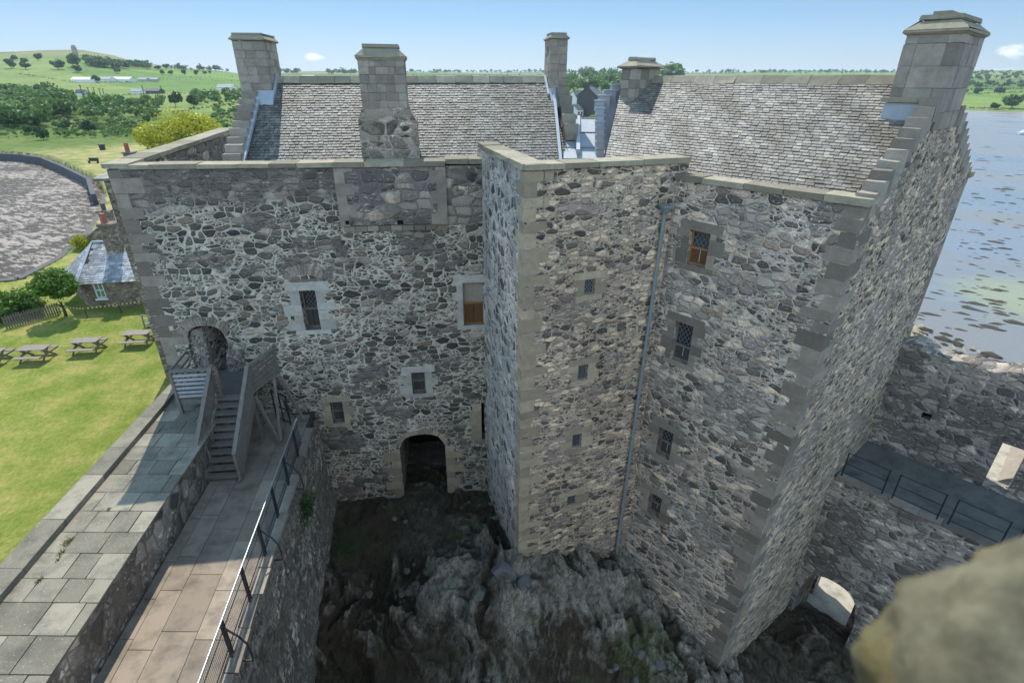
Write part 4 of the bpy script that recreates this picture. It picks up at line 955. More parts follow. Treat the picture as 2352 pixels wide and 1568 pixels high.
gx = np.linspace(-8, 18, nx); gy = np.linspace(1.5, 19, ny); GX, GY = np.meshgrid(gx, gy, indexing='ij'); base = rbf(GX, GY)
vs = []; rt_ = []
for i in range(nx):
    for j in range(ny):
        x, y, z = GX[i, j], GY[i, j], base[i, j]
        wx_ = mnoise.noise(V((x * .45, y * .45, 3))) * 1.1; wy_ = mnoise.noise(V((x * .45, y * .45, 8))) * 1.1
        a = x * .86 + y * .50 + wx_ + .25 * mnoise.noise(V((x * 1.7, y * 1.7, 1))); b = -x * .50 + y * .86 + wy_      # ledges run from upper left to lower right
        r1 = 1 - abs(mnoise.noise(V((a * .85, b * .22, 2)))) * 2.2; r2 = 1 - abs(mnoise.noise(V((a * 2.3, b * .55, 5)))) * 2.2; r3 = 1 - abs(mnoise.noise(V((a * 5.5, b * 1.7, 9)))) * 2.2; r4 = mnoise.noise(V((x * 11, y * 9, 3)))
        saw = ((a * .62 + mnoise.noise(V((a * .5, b * .35, 9))) * 1.6) % 1.0); stp = saw if saw < .82 else (1 - saw) / .18 * .82
        rocky = min(1, max(.18, .75 + 1.5 * mnoise.noise(V((x * .26 + 4, y * .26, 1)))))
        if y > 14.3 and x < 1.5: rocky *= .4
        if x < -4.6: rocky *= .8
        vc = mnoise.voronoi(V((a * 1.5, b * .55, 0))); cr = mnoise.cell(vc[1][0] * 7.3); vc2 = mnoise.voronoi(V((a * 4.0, b * 1.6, 5))); cr2 = mnoise.cell(vc2[1][0] * 9.1)
        ed1 = min(1, (vc[0][1] - vc[0][0]) * 5); ed2 = min(1, (vc2[0][1] - vc2[0][0]) * 4)
        h = (.22 * r1 * abs(r1) + .10 * r2 + .07 * r3 + .03 * r4 + .42 * stp + .34 * cr * ed1 + .13 * cr2 * ed2) * rocky
        blk = mnoise.voronoi(V((x * 1.1 + wx_, y * 1.6 + wy_, 0)))[0]; h -= max(0, .16 - (blk[1] - blk[0])) * .9 * rocky
        for (bx_, by_, br_, bh_) in ((.0, 11.75, .45, .45), (.75, 11.9, .3, .35), (1.7, 12.35, .5, .45), (2.5, 12.6, .45, .5), (3.3, 12.9, .5, .5), (3.9, 12.7, .45, .4), (1.2, 11.5, .6, .25), (2.8, 11.6, .6, .35), (-2.2, 12.4, .6, .3)): 
            g_ = math.exp(-((x - bx_) ** 2 + (y - by_) ** 2) / (br_ * br_)); h += bh_ * g_ * (.55 + .8 * abs(mnoise.noise(V((x * 3.1, y * 2.2, 4)))))
        if 8 < x: h *= .35
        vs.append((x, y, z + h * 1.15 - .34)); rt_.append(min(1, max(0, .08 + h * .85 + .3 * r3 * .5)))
fc = [(i * ny + j, (i + 1) * ny + j, (i + 1) * ny + j + 1, i * ny + j + 1) for i in range(nx - 1) for j in range(ny - 1)]
n = NT('court_rock', .78, .3); ob = n.uv(src='Object'); 
w = n.vmath('ADD', ob, n.vmath('MULTIPLY', n.vmath('SUBTRACT', n.noise(ob, 1.2, 4, .6, col=True), (.5, .5, .5)), (.5, .5, .3)))
ro = n.new('ShaderNodeMapping'); ro.inputs['Rotation'].default_value = (0, 0, R(-37)); ro.inputs['Scale'].default_value = (3.0, .9, 1.5); n.l.new(w, ro.inputs[0])
ro.inputs['Rotation'].default_value = (0, 0, R(-30)); ro.inputs['Scale'].default_value = (2.2, .5, 1.2)
e = n.vor(ro.outputs[0], 1.6, 'DISTANCE_TO_EDGE').outputs['Distance']; cc = n.vor(ro.outputs[0], 3.2).outputs['Color']
ri = n.noise(n.vmath('ADD', n.vmath('MULTIPLY', ro.outputs[0], (1.4, 2.2, 1)), n.vmath('MULTIPLY', ob, (.6, .6, 2))), 1.9, 10, .80); e2 = n.noise(w, 5, 7, .75)
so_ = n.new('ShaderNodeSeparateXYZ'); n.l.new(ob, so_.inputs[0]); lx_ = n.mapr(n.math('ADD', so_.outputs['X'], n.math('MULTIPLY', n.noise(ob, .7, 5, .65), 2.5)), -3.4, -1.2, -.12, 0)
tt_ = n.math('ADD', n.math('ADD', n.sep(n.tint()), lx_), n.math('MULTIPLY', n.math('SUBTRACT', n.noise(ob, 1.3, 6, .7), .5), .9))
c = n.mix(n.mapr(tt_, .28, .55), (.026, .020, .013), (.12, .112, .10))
c = n.mix(n.mapr(n.noise(ob, .35, 4, .6), .45, .62, 0, .5), c, (.070, .062, .050))
c = n.mix(n.math('MULTIPLY', n.sep(cc), n.mapr(tt_, .3, .7, 0, .7)), c, (.17, .16, .14))
c = n.mix(1.0, c, n.ramp(ri, [(.36, (.35, .34, .33)), (.5, (1, 1, 1)), (.64, (1.75, 1.7, 1.62))]), 'MULTIPLY')
c = n.mix(n.math('MULTIPLY', n.mapr(e, 0, .035, .9, 0), n.mapr(n.noise(ob, 1.1, 4, .6), .45, .58)), c, (.008, .007, .006))
gp_ = PZ(1450, 1500, -2.4); sub = n.vmath('SUBTRACT', ob, (gp_.x + .2, gp_.y, gp_.z)); ln = n.new('ShaderNodeVectorMath', operation='LENGTH'); n.l.new(sub, ln.inputs[0])
gm = n.mapr(n.math('ADD', ln.outputs['Value'], n.math('MULTIPLY', n.noise(ob, 2, 5, .7), 1.3)), 1.2, 2.1, .85, 0)
gm2 = n.math('MAXIMUM', gm, n.math('MULTIPLY', n.mapr(n.noise(ob, .8, 5, .65), .56, .66), .45))
c = n.mix(gm2, c, n.ramp(n.noise(ob, 14, 5, .8), [(.35, (.02, .028, .010)), (.6, (.07, .085, .03)), (.75, (.22, .24, .16))]))
dirt = n.mapr(n.noise(n.vmath('ADD', ob, (7, 3, 0)), .45, 4, .6), .52, .62, 0, .6); c = n.mix(dirt, c, (.040, .032, .022))
c = n.mix(1.0, c, (3.5, 3.3, 3.0), 'MULTIPLY'); n.col(c); n.bump(n.math('ADD', n.math('ADD', n.math('MULTIPLY', ri, 2.6), n.math('MULTIPLY', n.noise(ob, 16, 7, .8), 1.4)), n.math('MULTIPLY', n.sep(cc), 1.0)), .09, 1.0)
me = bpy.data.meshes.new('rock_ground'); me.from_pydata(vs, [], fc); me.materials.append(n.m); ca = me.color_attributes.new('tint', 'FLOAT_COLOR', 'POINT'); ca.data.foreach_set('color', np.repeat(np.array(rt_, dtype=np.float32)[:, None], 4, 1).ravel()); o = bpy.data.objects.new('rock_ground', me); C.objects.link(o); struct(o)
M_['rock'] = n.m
def ground_z(x, y): return float(rbf(np.array([x]), np.array([y]))[0])
# loose boulders in the court
def boulder_mesh(seed, name='boulder', mat='court_stone', flat=.55):
    import bmesh
    bm = bmesh.new(); bmesh.ops.create_icosphere(bm, subdivisions=3, radius=1)
    for v in bm.verts:
        p = v.co.copy(); a = mnoise.noise(p * 1.1 + V((seed * 7.1, 0, 0))) * .45 + mnoise.noise(p * 3 + V((seed, 3, 0))) * .14
        v.co = p * (1 + a)
        for nn in ((.6, .5, .6), (-.7, .3, .6), (.1, -.8, .6), (0, 0, 1)):
            nv = V(nn).normalized(); dd = v.co.dot(nv) - .72
            if dd > 0: v.co -= nv * dd * .85
    me = bpy.data.meshes.new(name); bm.to_mesh(me); bm.free(); me.materials.append(M_[mat] if isinstance(mat, str) else mat); return me
bms = [boulder_mesh(i) for i in range(4)]
def boulder(x, y, z, sx, sy, sz, rz, k, label, group, name='boulder', ms=None):
    o = bpy.data.objects.new(name, (ms or bms)[k % len(ms or bms)]); C.objects.link(o); o.location = (x, y, z); o.scale = (sx, sy, sz); o.rotation_euler = (0, 0, rz); tag(o, label, 'rock', group); return o
for i, (px, py, s, lb) in enumerate(((1160, 1310, .42, 'rounded boulder at the foot of the stair tower corner'), (1205, 1318, .28, 'pointed pale rock wedged beside the rounded boulder under the tower'), (1365, 1330, .36, 'blocky rock near the downpipe foot'), (1420, 1345, .3, 'rough rock in the corner below the downpipe'), (1320, 1345, .3, 'dark rock standing in front of the tower foot'), (1472, 1500, .2, 'smooth grey stone lying on the mossy ground'), (1515, 1520, .25, 'low grey stone near the foot of the right range'), (1180, 1380, .25, 'broken rock below the rounded boulder'), (1100, 1360, .26, 'flat rock left of the boulders under the tower'))):
    z = -.6
    for _ in range(6): p = PZ(px, py, z); z = ground_z(p.x, p.y) + .05
    boulder(p.x, p.y, z, s * 1.1, s * .8, s * .75, i * 1.3, i, lb, 'loose rocks in the court')
rs2 = random.Random(8)
for i in range(110):
    x, y = rs2.uniform(-5, 8.5), rs2.uniform(7.5, 16.2)
    q2 = V((x, y)) - W.o
    if q2.dot(W.n) > -.25 or (y > 12.6 and 0 < x < 5) or y > yA(x) - .3: continue
    s = rs2.uniform(.04, .13); boulder(x, y, ground_z(x, y) + .02 + rs2.uniform(-.05, .12), s * 1.3, s, s * .7, rs2.uniform(0, 6), i, 'small loose stone lying on the dark court rock', 'small loose stones on the court rock', 'loose_stone')
mw = []; rs3 = np.random.default_rng(4); gv = []; gf = []; gt_ = []
for i in range(9000):
    c0 = [(2.9, 8.6, 1.3), (3.6, 9.6, .9), (-4.6, 10.5, 1.2), (-3.5, 8.2, 1.4), (5.2, 10.6, .8), (-6.2, 14.5, .8)][rs3.integers(0, 6)]
    x = c0[0] + rs3.normal() * c0[2] * .55; y = c0[1] + rs3.normal() * c0[2] * .55; gv.append((x, y))
gxy = np.array(gv); gzz = rbf(gxy[:, 0], gxy[:, 1]); mb = MB()
for (x, y), z in zip(gv, gzz):
    ii = min(nx - 2, max(0, int((x - gx[0]) / (gx[1] - gx[0])))); jj = min(ny - 2, max(0, int((y - gy[0]) / (gy[1] - gy[0])))); z = vs[ii * ny + jj][2]
    a = random.random() * 6.28; l = random.uniform(.03, .09); w = .012; mb.poly([(x - w, y, z), (x + w, y + w, z), (x + math.cos(a) * l * .8, y + math.sin(a) * l * .8, z + l)], random.random())
o = mb.build('moss_and_grass', M_['leafd']); o['kind'] = 'stuff'; o['label'] = 'thin moss and grass on the court rock'
# green tuft on the retaining wall
wp = PP(690, 1170, (xp(9), 9), (xp(10), 10)); m = MB(); rr = random.Random(3)
for _ in range(900):
    a = V((rr.gauss(0, .1), rr.gauss(0, .28), rr.gauss(0, .22))); dd = V((rr.uniform(.2, 1), rr.uniform(-1, 1), rr.uniform(-.6, .8))).normalized() * .1; sdv = V((rr.uniform(-1, 1), rr.uniform(-1, 1), rr.uniform(-1, 1))).normalized() * .03
    m.poly([a - sdv, a + sdv, a + dd], rr.random())
o = m.build('fern_clump', M_['leafd']); o.location = wp + V((.12, 0, 0)); tag(o, 'green fern clump growing from the retaining wall below the railing', 'plant')

# ================================================================== PASSAGE AND WALLS AT RIGHT
rc = thing('far_curtain_wall', E.P(3, 0, 2), 'dark rubble castle wall with a doorway onto sunlit paving, beyond the railed passage', 'wall')
mb = MB(); dE = (3.53, 4.17, 2.45, 4.28)
hE = rect(E, 2119, 945, 2135, 967)
holes_wall(mb, E, -.6, 11, -6.6, 6.55, [dE + (.7,), (hE[0], hE[1], hE[2], hE[3], .4), (.0, 1.9, -6.5, -3.6, .7, .5)])
N = 40                                              # uneven broken wall head
for i in range(N):
    a = -.6 + 11.6 * i / N; b = -.6 + 11.6 * (i + 1) / N; za = 6.5 + .35 * mnoise.noise(V((a * 1.1, 0, 0))) + .1; zb = 6.5 + .35 * mnoise.noise(V((b * 1.1, 0, 0))) + .1
    mb.quad(E.P(a, 0, 6.54), E.P(b, 0, 6.54), E.P(b, .08, zb), E.P(a, .08, za)); mb.quad(E.P(a, .08, za), E.P(b, .08, zb), E.P(b, .7, zb + .1), E.P(a, .7, za + .1))
    mb.quad(E.P(a, .72, za + .1), E.P(b, .72, zb + .1), E.P(b, .72, -7 if a > 2 else 2.3), E.P(a, .72, -7 if a > 2 else 2.3)) if not (3.3 < a < 4.3) else None
mb.build('wall', M_['curtain'], rc)
mb = MB(); mb.quad(E.P(hE[0] - .2, .38, hE[2] - .2), E.P(hE[1] + .2, .38, hE[2] - .2), E.P(hE[1] + .2, .38, hE[3] + .2), E.P(hE[0] - .2, .38, hE[3] + .2)); mb.build('loophole', M_['dark'], rc)
pf = thing('passage_wall', L.P(3, 0, -1), 'dark rubble wall with a vaulted arch at its foot carrying the railed passage', 'wall')
mb = MB(); holes_wall(mb, L, -.6, 11, -7, 2.42, [(.02, 2.05, -7, -1.95, 2.5, 1.3)])
mb.quad(L.P(2.05, 3.2, -7), L.P(11, 3.2, -7), L.P(11, 3.2, 2.4), L.P(2.05, 3.2, 2.4)); mb.build('wall', M_['curtain'], pf)
mb = MB(); mb.quad(L.P(-.3, 0, 2.421), L.P(11, 0, 2.421), L.P(11, 3.3, 2.421), L.P(-.3, 3.3, 2.421)); mb.build('passage_floor', paving('passage_floor', (.15, .145, .13), .05), pf)
mb = MB(); s = 0
while s < 9:
    b = s + random.uniform(.6, 1.0); slab_on(mb, L, s, b - .01, 2.422, 2.50, .05, random.random(), .3); s = b
mb.build('edge_stones', M_['ashlar'], pf, jitter=.01)
mb = MB(); mb.bar(L.P(1.95, 1.8, -6.5), L.P(1.95, 1.8, -2.4), .35, .35); mb.build('pier', M_['curtain'], pf)
pr = thing('passage_railing', L.P(2, .1, 2.5), 'thin dark metal railing in panels along the shaded passage edge at right', 'railing')
s = .1; k = 0
while s < 7:
    mb = MB(); b = s + 1.25
    for q in (s, b): mb.bar(L.P(q, .12, 2.2), L.P(q, .12, 3.5), .035, .035)
    for z in (2.65, 3.05, 3.48): mb.bar(L.P(s, .12, z), L.P(b, .12, z), .02, .02)
    mb.build('rail_panel', M_['iron'], pr); s += 1.55; k += 1
# sunlit paving and low walls seen through the far doorway
mb = MB(); mb.quad(E.P(2.0, .72, 2.3), E.P(9, .72, 2.3), E.P(9, 6, 2.3), E.P(2.0, 6, 2.3)); struct(mb.build('battery_paving', paving('battery_paving', (.42, .38, .30), .1)))
bw = thing('battery_wall', E.P(6, 3, 2.3), 'sunlit broken rubble wall seen through the far doorway', 'wall'); rough_sheet(lambda u, v: E.P(3.85 + 1.0 * v, 1.0 + 3.5 * u, 2.3 + 1.1 * v), 30, 14, .12, 3, nrm=(-.3, -.7, .3)).build('wall', M_['chimstone'], bw)
# low sunlit court beyond the vault
mb = MB(); mb.quad(E.P(-.3, -.75, -6.2), E.P(6, -.75, -6.2), E.P(6, 8, -6.2), E.P(-.3, 8, -6.2)); struct(mb.build('outer_paving', paving('outer_paving', (.42, .38, .30), .1)))

# ================================================================== VIEWER'S TOWER WITH THE STONE IN FRONT OF THE LENS
vt = thing('viewing_tower', (1, -3, -3), 'blurred yellowish parapet stone of the tower the picture is taken from, bottom right corner', 'building')
mb = MB(); mb.box((1.5, -3.3, -4), 11, 7.0, 18.2); mb.build('wall', M_['wing'], vt)
import bmesh
n = NT('parapet_stone', .85, .2); ob = n.uv(src='Object')
c = n.ramp(n.noise(ob, 5, 5, .65), [(.3, (.05, .045, .03)), (.5, (.14, .125, .08)), (.7, (.23, .21, .14))]); n.col(n.mix(n.mapr(n.noise(ob, 3, 3, .6), .5, .62, 0, .5), c, (.16, .125, .03))); c2_ = n.noise(ob, 22, 6, .75); n.bump(c2_, .02, 1)
bm = bmesh.new(); bmesh.ops.create_icosphere(bm, subdivisions=5, radius=1)
cen = CAM + ray(2635, 1795) * .9
for v in bm.verts:
    p = v.co.copy(); a = mnoise.noise(p * 1.6 + V((3, 1, 0))) * .10 + mnoise.noise(p * 4.5) * .10 + mnoise.noise(p * 11) * .04; v.co = p * (1 + a) * .39
me = bpy.data.meshes.new('parapet_stone'); bm.to_mesh(me); bm.free(); me.materials.append(n.m); me.shade_smooth()
o = bpy.data.objects.new('parapet_stone', me); C.objects.link(o); o.location = cen; o.parent = vt; o.matrix_parent_inverse = vt.matrix_world.inverted()
mb = MB(); mb.hexa([V((.62, -.1, 13.9)), V((2.6, -.1, 13.9)), V((2.6, .42, 13.9)), V((.75, .42, 13.9)), V((.72, -.1, 14.25)), V((2.6, -.1, 14.25)), V((2.6, .40, 14.25)), V((.8, .38, 14.25))]); mb.build('parapet', n.m, vt)
# ================================================================== LAND, SHORE AND SEA
HX = [-900, 0, 120, 200, 270, 320, 420, 560, 800, 1100, 1500, 1900, 2200, 2352, 2900]
HZ = [40, 45, 50, 52, 45, 36, 28, 24, 21, 20, 20, 20, 22, 20, 20]
BAY = np.array([(-420, 165), (-200, 136), (-109, 120), (-102, 118), (-94, 113.5), (-82, 103), (-67, 89), (-57, 76), (-51, 67), (-45, 56), (-41, 46.6), (-40, 41), (-41.5, 40.5), (-48, 36), (-90, 26), (-420, 10)])
def in_poly(x, y, P):
    c = np.zeros(x.shape, bool); j = len(P) - 1
    for i in range(len(P)):
        xi, yi = P[i]; xj, yj = P[j]
        t = ((yi > y) != (yj > y)) & (x < (xj - xi) * (y - yi) / (yj - yi + 1e-12) + xi); c ^= t; j = i
    return c
def landz(x, y):
    x = np.asarray(x, float); y = np.asarray(y, float); D = np.hypot(x, y); az = np.arctan2(x, np.maximum(y, 1e-3)); xh = 1176 + np.tan(np.clip(az, -1.2, 1.2)) * 1368
    hz = np.interp(xh, HX, HZ); left = np.interp(xh, [500, 700], [1, 0]); rt = np.interp(xh, [1500, 1750], [0, 1])
    k = hz
    zl = np.select([D < 60, D < 250, D < 400, D < 600, D < 1100, D < 1500], [np.interp(D, [0, 40, 60], [0, 0, .3]), np.interp(D, [60, 250], [.3, 1]), np.interp(D, [250, 400], [1, 3.5]), np.interp(D, [400, 600], [3.5, 8]), 8 + (k - 8) * (np.clip((D - 600) / 500, 0, 1)) ** 1.15, k - (D - 1100) / 400 * 6], k - 6)
    zm = np.interp(D, [0, 60, 250, 600, 1100, 2300, 4000], [0, .3, 1, 6, 18, 40, 30])
    zr = np.interp(D, [0, 40, 60, 625, 640, 730, 920, 1200, 2600, 4500], [-9, -9, -9, -9, -5.8, -3, 3, 15, 52, 40])
    z = left * zl + (1 - left) * zm; z = z * (1 - rt) + zr * rt
    u = D * .004
    z = z + np.clip((D - 250) / 800, 0, 1) * (np.sin(x * .006 + 1) * np.cos(y * .005) * 2.2 + np.sin(x * .017 + y * .011) * .9)
    z = np.where((D < 625) & (xh > 1560), -9, z)
    z = np.where(in_poly(x, y, BAY), -.95, z)
    return z
def land(px, py, dmin=100, dmax=4000):             # where the ray of a pixel meets the land
    r = ray(px, py); r = r / math.hypot(r.x, r.y); Ds = np.geomspace(dmin, dmax, 1500); z = landz(r.x * Ds, r.y * Ds); h = CAM.z + r.z * Ds
    w = np.nonzero(h <= z)[0]
    D = Ds[w[0]] if len(w) else dmax
    return V((r.x * D, r.y * D, float(landz(r.x * D, r.y * D)))), D
# polar sheet
AZ = np.radians(np.concatenate([np.arange(-66, 62, .22)])); DD = np.concatenate([np.geomspace(17.6, 4500, 430)])
AA, DG = np.meshgrid(AZ, DD, indexing='ij'); X = np.sin(AA) * DG; Yy = np.cos(AA) * DG; Z = landz(X, Yy)
na, nd = X.shape; co = np.stack([X, Yy, Z], -1).reshape(-1, 3)
I = np.arange(na * nd).reshape(na, nd); F4 = np.stack([I[:-1, :-1], I[1:, :-1], I[1:, 1:], I[:-1, 1:]], -1).reshape(-1, 4)[:, ::-1]
fcx = co[F4].mean(1); keep = ~((np.abs(fcx[:, 0] + .0) < 0)) & ~((fcx[:, 2] < -8.5))
xh_ = 1176 + fcx[:, 0] / np.maximum(fcx[:, 1], 1e-3) * 1368
keep &= ~((fcx[:, 0] > -11.8) & (fcx[:, 1] < 32)) 
F4 = F4[keep]; fcx = fcx[keep]
bay = in_poly(fcx[:, 0], fcx[:, 1], BAY)
def mesh_np(name, co, faces, mat, colors=None):
    used = np.unique(faces); mp = -np.ones(len(co), int); mp[used] = np.arange(len(used))
    me = bpy.data.meshes.new(name); me.from_pydata(co[used].tolist(), [], mp[faces].tolist()); me.materials.append(mat)
    if colors is not None:
        ca = me.color_attributes.new('tint', 'FLOAT_COLOR', 'POINT'); ca.data.foreach_set('color', np.concatenate([colors[used], np.ones((len(used), 1))], 1).astype(np.float32).ravel())
    me.shade_smooth(); o = bpy.data.objects.new(name, me); C.objects.link(o); return o
# land colours: lawn, links, scrub, a patchwork of fields
D = np.hypot(co[:, 0], co[:, 1]); xh = 1176 + co[:, 0] / np.maximum(co[:, 1], 1e-3) * 1368
lawn = np.array((.185, .21, .05)); links = np.array((.27, .26, .10)); scrub = np.array((.11, .155, .04))
rs = np.random.default_rng(3); sx = rs.uniform(-3500, 3500, 420); sy = rs.uniform(200, 4500, 420)
pal = np.array([(.115, .185, .045), (.14, .21, .05), (.10, .16, .04), (.17, .22, .065), (.12, .165, .055), (.19, .20, .08), (.13, .20, .04)]); pid = rs.integers(0, 7, 420)
wx = co[:, 0] + 25 * np.sin(co[:, 1] * .01); wy = (co[:, 1] + 25 * np.sin(co[:, 0] * .012)) * 1.0
best = np.argmin((wx[:, None] - sx) ** 2 + ((wy[:, None] - sy) * 1.0) ** 2, axis=1)
fieldc = pal[pid[best]]
def sm(a, b, v): t = np.clip((v - a) / (b - a), 0, 1); return (t * t * (3 - 2 * t))[:, None]
col = lawn + (links - lawn) * sm(55, 75, D); col = col + (scrub - col) * sm(150, 175, D + 6 * np.sin(co[:, 0] * .1)); col = col + (fieldc - col) * sm(270, 300, D)
n = NT('grass_land', .95, .05); tcol = n.tint(); ob = n.uv(src='Object')
c = n.mix(1.0, tcol, n.ramp(n.noise(ob, .42, 8, .68), [(.34, (.60, .76, .5)), (.5, (1, 1, 1)), (.62, (1.5, 1.2, 1.7))]), 'MULTIPLY')
c = n.mix(1.0, c, n.ramp(n.noise(n.vmath('MULTIPLY', ob, (1, .6, 1)), 7, 7, .8), [(.3, (.6, .64, .6)), (.7, (1.45, 1.42, 1.35))]), 'MULTIPLY')
c = n.mix(1.0, c, n.ramp(n.noise(ob, .02, 4, .6), [(.35, (.8, .85, .85)), (.65, (1.15, 1.1, 1.1))]), 'MULTIPLY')
n.col(c); n.bump(n.noise(ob, 25, 5, .8), .05, .7); M_['grass'] = n.m
struct(mesh_np('grass_ground', co, F4[~bay], n.m, col))
n = NT('tidal_mud', .8, .25); ob = n.uv(src='Object'); st_ = n.vmath('MULTIPLY', ob, (.20, .55, 1))
rot = n.new('ShaderNodeMapping'); rot.inputs['Rotation'].default_value = (0, 0, R(28)); n.l.new(ob, rot.inputs[0]); st_ = n.vmath('MULTIPLY', rot.outputs[0], (.45, 1.3, 1))
weed = n.mapr(n.math('ADD', n.noise(st_, 1.5, 8, .74), n.math('MULTIPLY', n.noise(rot.outputs[0], .09, 3, .5), .35)), .655, .70)
c = n.mix(n.noise(st_, .6, 6, .65), (.20, .165, .135), (.37, .31, .26)); c = n.mix(n.math('MULTIPLY', weed, .9), c, (.035, .03, .02)); n.col(c)
n.bump(n.math('ADD', n.math('MULTIPLY', weed, .6), n.noise(st_, 2.5, 6, .7)), .12, 1); struct(mesh_np('tidal_flat', co, F4[bay], n.m))
# sea wall round the bay
sw = thing('sea_wall', (-82, 103, 0), 'long low dark sea wall curving between the mud and the links grass', 'wall')
mb = MB(); pts = [V((p[0], p[1], 0)) for p in BAY[0:8]]
for a, b in zip(pts, pts[1:]):
    nn = V((-(b - a).y, (b - a).x, 0)).normalized(); a = a - nn * 1.3; b = b - nn * 1.3
    for z0, z1_, w in ((-1.7, .5, .3),): q = [a - nn * w, b - nn * w, b + nn * w, a + nn * w]; mb.hexa([V((v.x, v.y, z0)) for v in q] + [V((v.x, v.y, z1_)) for v in q], .3)
mb.build('wall', plain('sea_wall_stone', (.075, .08, .08), .9), sw)
s2 = thing('shore_wall', (-43, 50, 0), 'dark stone shore edge between the cottages and the mud', 'wall'); mb = MB(); pts = [V((p[0], p[1], 0)) for p in BAY[7:14]]
for a, b in zip(pts, pts[1:]):
    nn = V((-(b - a).y, (b - a).x, 0)).normalized(); q = [a - nn * .3, b - nn * .3, b + nn * .3, a + nn * .3]; mb.hexa([V((v.x, v.y, -1.7)) for v in q] + [V((v.x, v.y, .35)) for v in q], .3)
mb.build('wall', plain('shore_stone', (.10, .095, .085), .9), s2)
# sea and wet mud at right: one sheet to the horizon
n = NT('wet_shore', .3, .5); ob = n.uv(src='Object'); rot = n.new('ShaderNodeMapping'); rot.inputs['Rotation'].default_value = (0, 0, R(-40)); n.l.new(ob, rot.inputs[0]); q = n.vmath('MULTIPLY', rot.outputs[0], (1, .35, 1))
wet = n.mapr(n.noise(q, .035, 6, .6), .42, .58); c = n.mix(wet, (.155, .15, .14), (.115, .13, .15))
ap = PZ(2320, 700, -6.5); sub = n.vmath('SUBTRACT', ob, (ap.x + 6, ap.y + 1, -6.5)); sub = n.vmath('MULTIPLY', sub, (.6, .8, 1)); ln = n.new('ShaderNodeVectorMath', operation='LENGTH'); n.l.new(sub, ln.inputs[0])
al = n.mapr(n.math('ADD', ln.outputs['Value'], n.math('MULTIPLY', n.noise(ob, .25, 6, .7), 9)), 8.5, 12.5, .8, 0); c = n.mix(n.math('MULTIPLY', al, n.mapr(n.noise(ob, 2.2, 5, .7), .3, .6, .5, 1)), c, (.24, .23, .07))
lf = n.new('ShaderNodeVectorMath', operation='LENGTH'); n.l.new(ob, lf.inputs[0]); far = n.mapr(lf.outputs['Value'], 430, 610); c = n.mix(far, c, (.20, .17, .14))
sp = n.mapr(n.noise(q, 1.5, 6, .75), .70, .74, 0, .6); c = n.mix(sp, c, (.07, .065, .05)); n.col(c)
n.plug(n.b.inputs['Roughness'], n.fmix(wet, .45, .2)); n.bump(n.math('ADD', n.noise(n.vmath('MULTIPLY', rot.outputs[0], (.8, 3, 1)), 1.0, 5, .6), n.math('MULTIPLY', n.noise(ob, 6, 3, .6), .3)), .05, .7)
mb = MB(); mb.quad((-9000, -200, -6.5), (9000, -200, -6.5), (9000, 9000, -6.5), (-9000, 9000, -6.5)); struct(mb.build('water', n.m))

# ------------------------------------------------------------------ leaves and trees
def leaf_pts(mb_v, mb_f, mb_t, cen, rad, n, size, rg, squash=.85, lump=9, dark=0.0, shell=.55):
    """n leaf-cluster faces gathered into lumps through the volume of a crown"""
    L_ = rg.normal(size=(lump, 3)); L_ /= np.linalg.norm(L_, axis=1)[:, None]; L_[:, 2] = L_[:, 2] * .75 + .12; L_ *= rg.uniform(.35, .75, (lump, 1)); lr = rg.uniform(.28, .5, lump)
    k = rg.integers(0, lump, n); d = rg.normal(size=(n, 3)); d /= np.linalg.norm(d, axis=1)[:, None]; r = rg.uniform(shell, 1, (n, 1)) ** .7
    p = L_[k] + d * r * lr[k][:, None]; p *= np.array([1, 1, squash]) * rad; p += np.array(cen)
    nr = d + rg.normal(size=(n, 3)) * .55; nr /= np.linalg.norm(nr, axis=1)[:, None]; a = np.cross(nr, rg.normal(size=(n, 3))); a /= np.linalg.norm(a, axis=1)[:, None] + 1e-9; b = np.cross(nr, a)
    s = size * rg.uniform(.6, 1.4, (n, 1)); a *= s; b *= s * rg.uniform(.5, 1, (n, 1)); base = len(mb_v) and sum(len(x) for x in mb_v)
    q = np.stack([p - a, p - b * .8, p + a, p + b], 1).reshape(-1, 3); mb_v.append(q); mb_f.append(np.arange(n * 4).reshape(-1, 4) + base)
    t = np.clip(.5 + (rg.random(n) - .5) * .7 + (rg.random(lump)[k] - .5) * .6, 0, 1); mb_t.append(t)
def crown_mesh(name, crowns, mat, seed):
    rg = np.random.default_rng(seed); v, f, t = [], [], []
    for (cen, rad, n, size, sq, lump) in crowns: leaf_pts(v, f, t, cen, rad, n, size, rg, sq, lump)
    v = np.concatenate(v); f = np.concatenate(f); t = np.repeat(np.concatenate(t), 4)
    me = bpy.data.meshes.new(name); me.vertices.add(len(v)); me.vertices.foreach_set('co', v.astype(np.float32).ravel()); me.loops.add(len(f) * 4); me.loops.foreach_set('vertex_index', f.astype(np.int32).ravel())
    me.polygons.add(len(f)); me.polygons.foreach_set('loop_start', np.arange(len(f), dtype=np.int32) * 4); me.update(calc_edges=True)
    ca = me.color_attributes.new('tint', 'FLOAT_COLOR', 'CORNER'); ca.data.foreach_set('color', np.stack([t, t, t, np.ones_like(t)], 1).astype(np.float32).ravel())
    me.materials.append(mat); return me
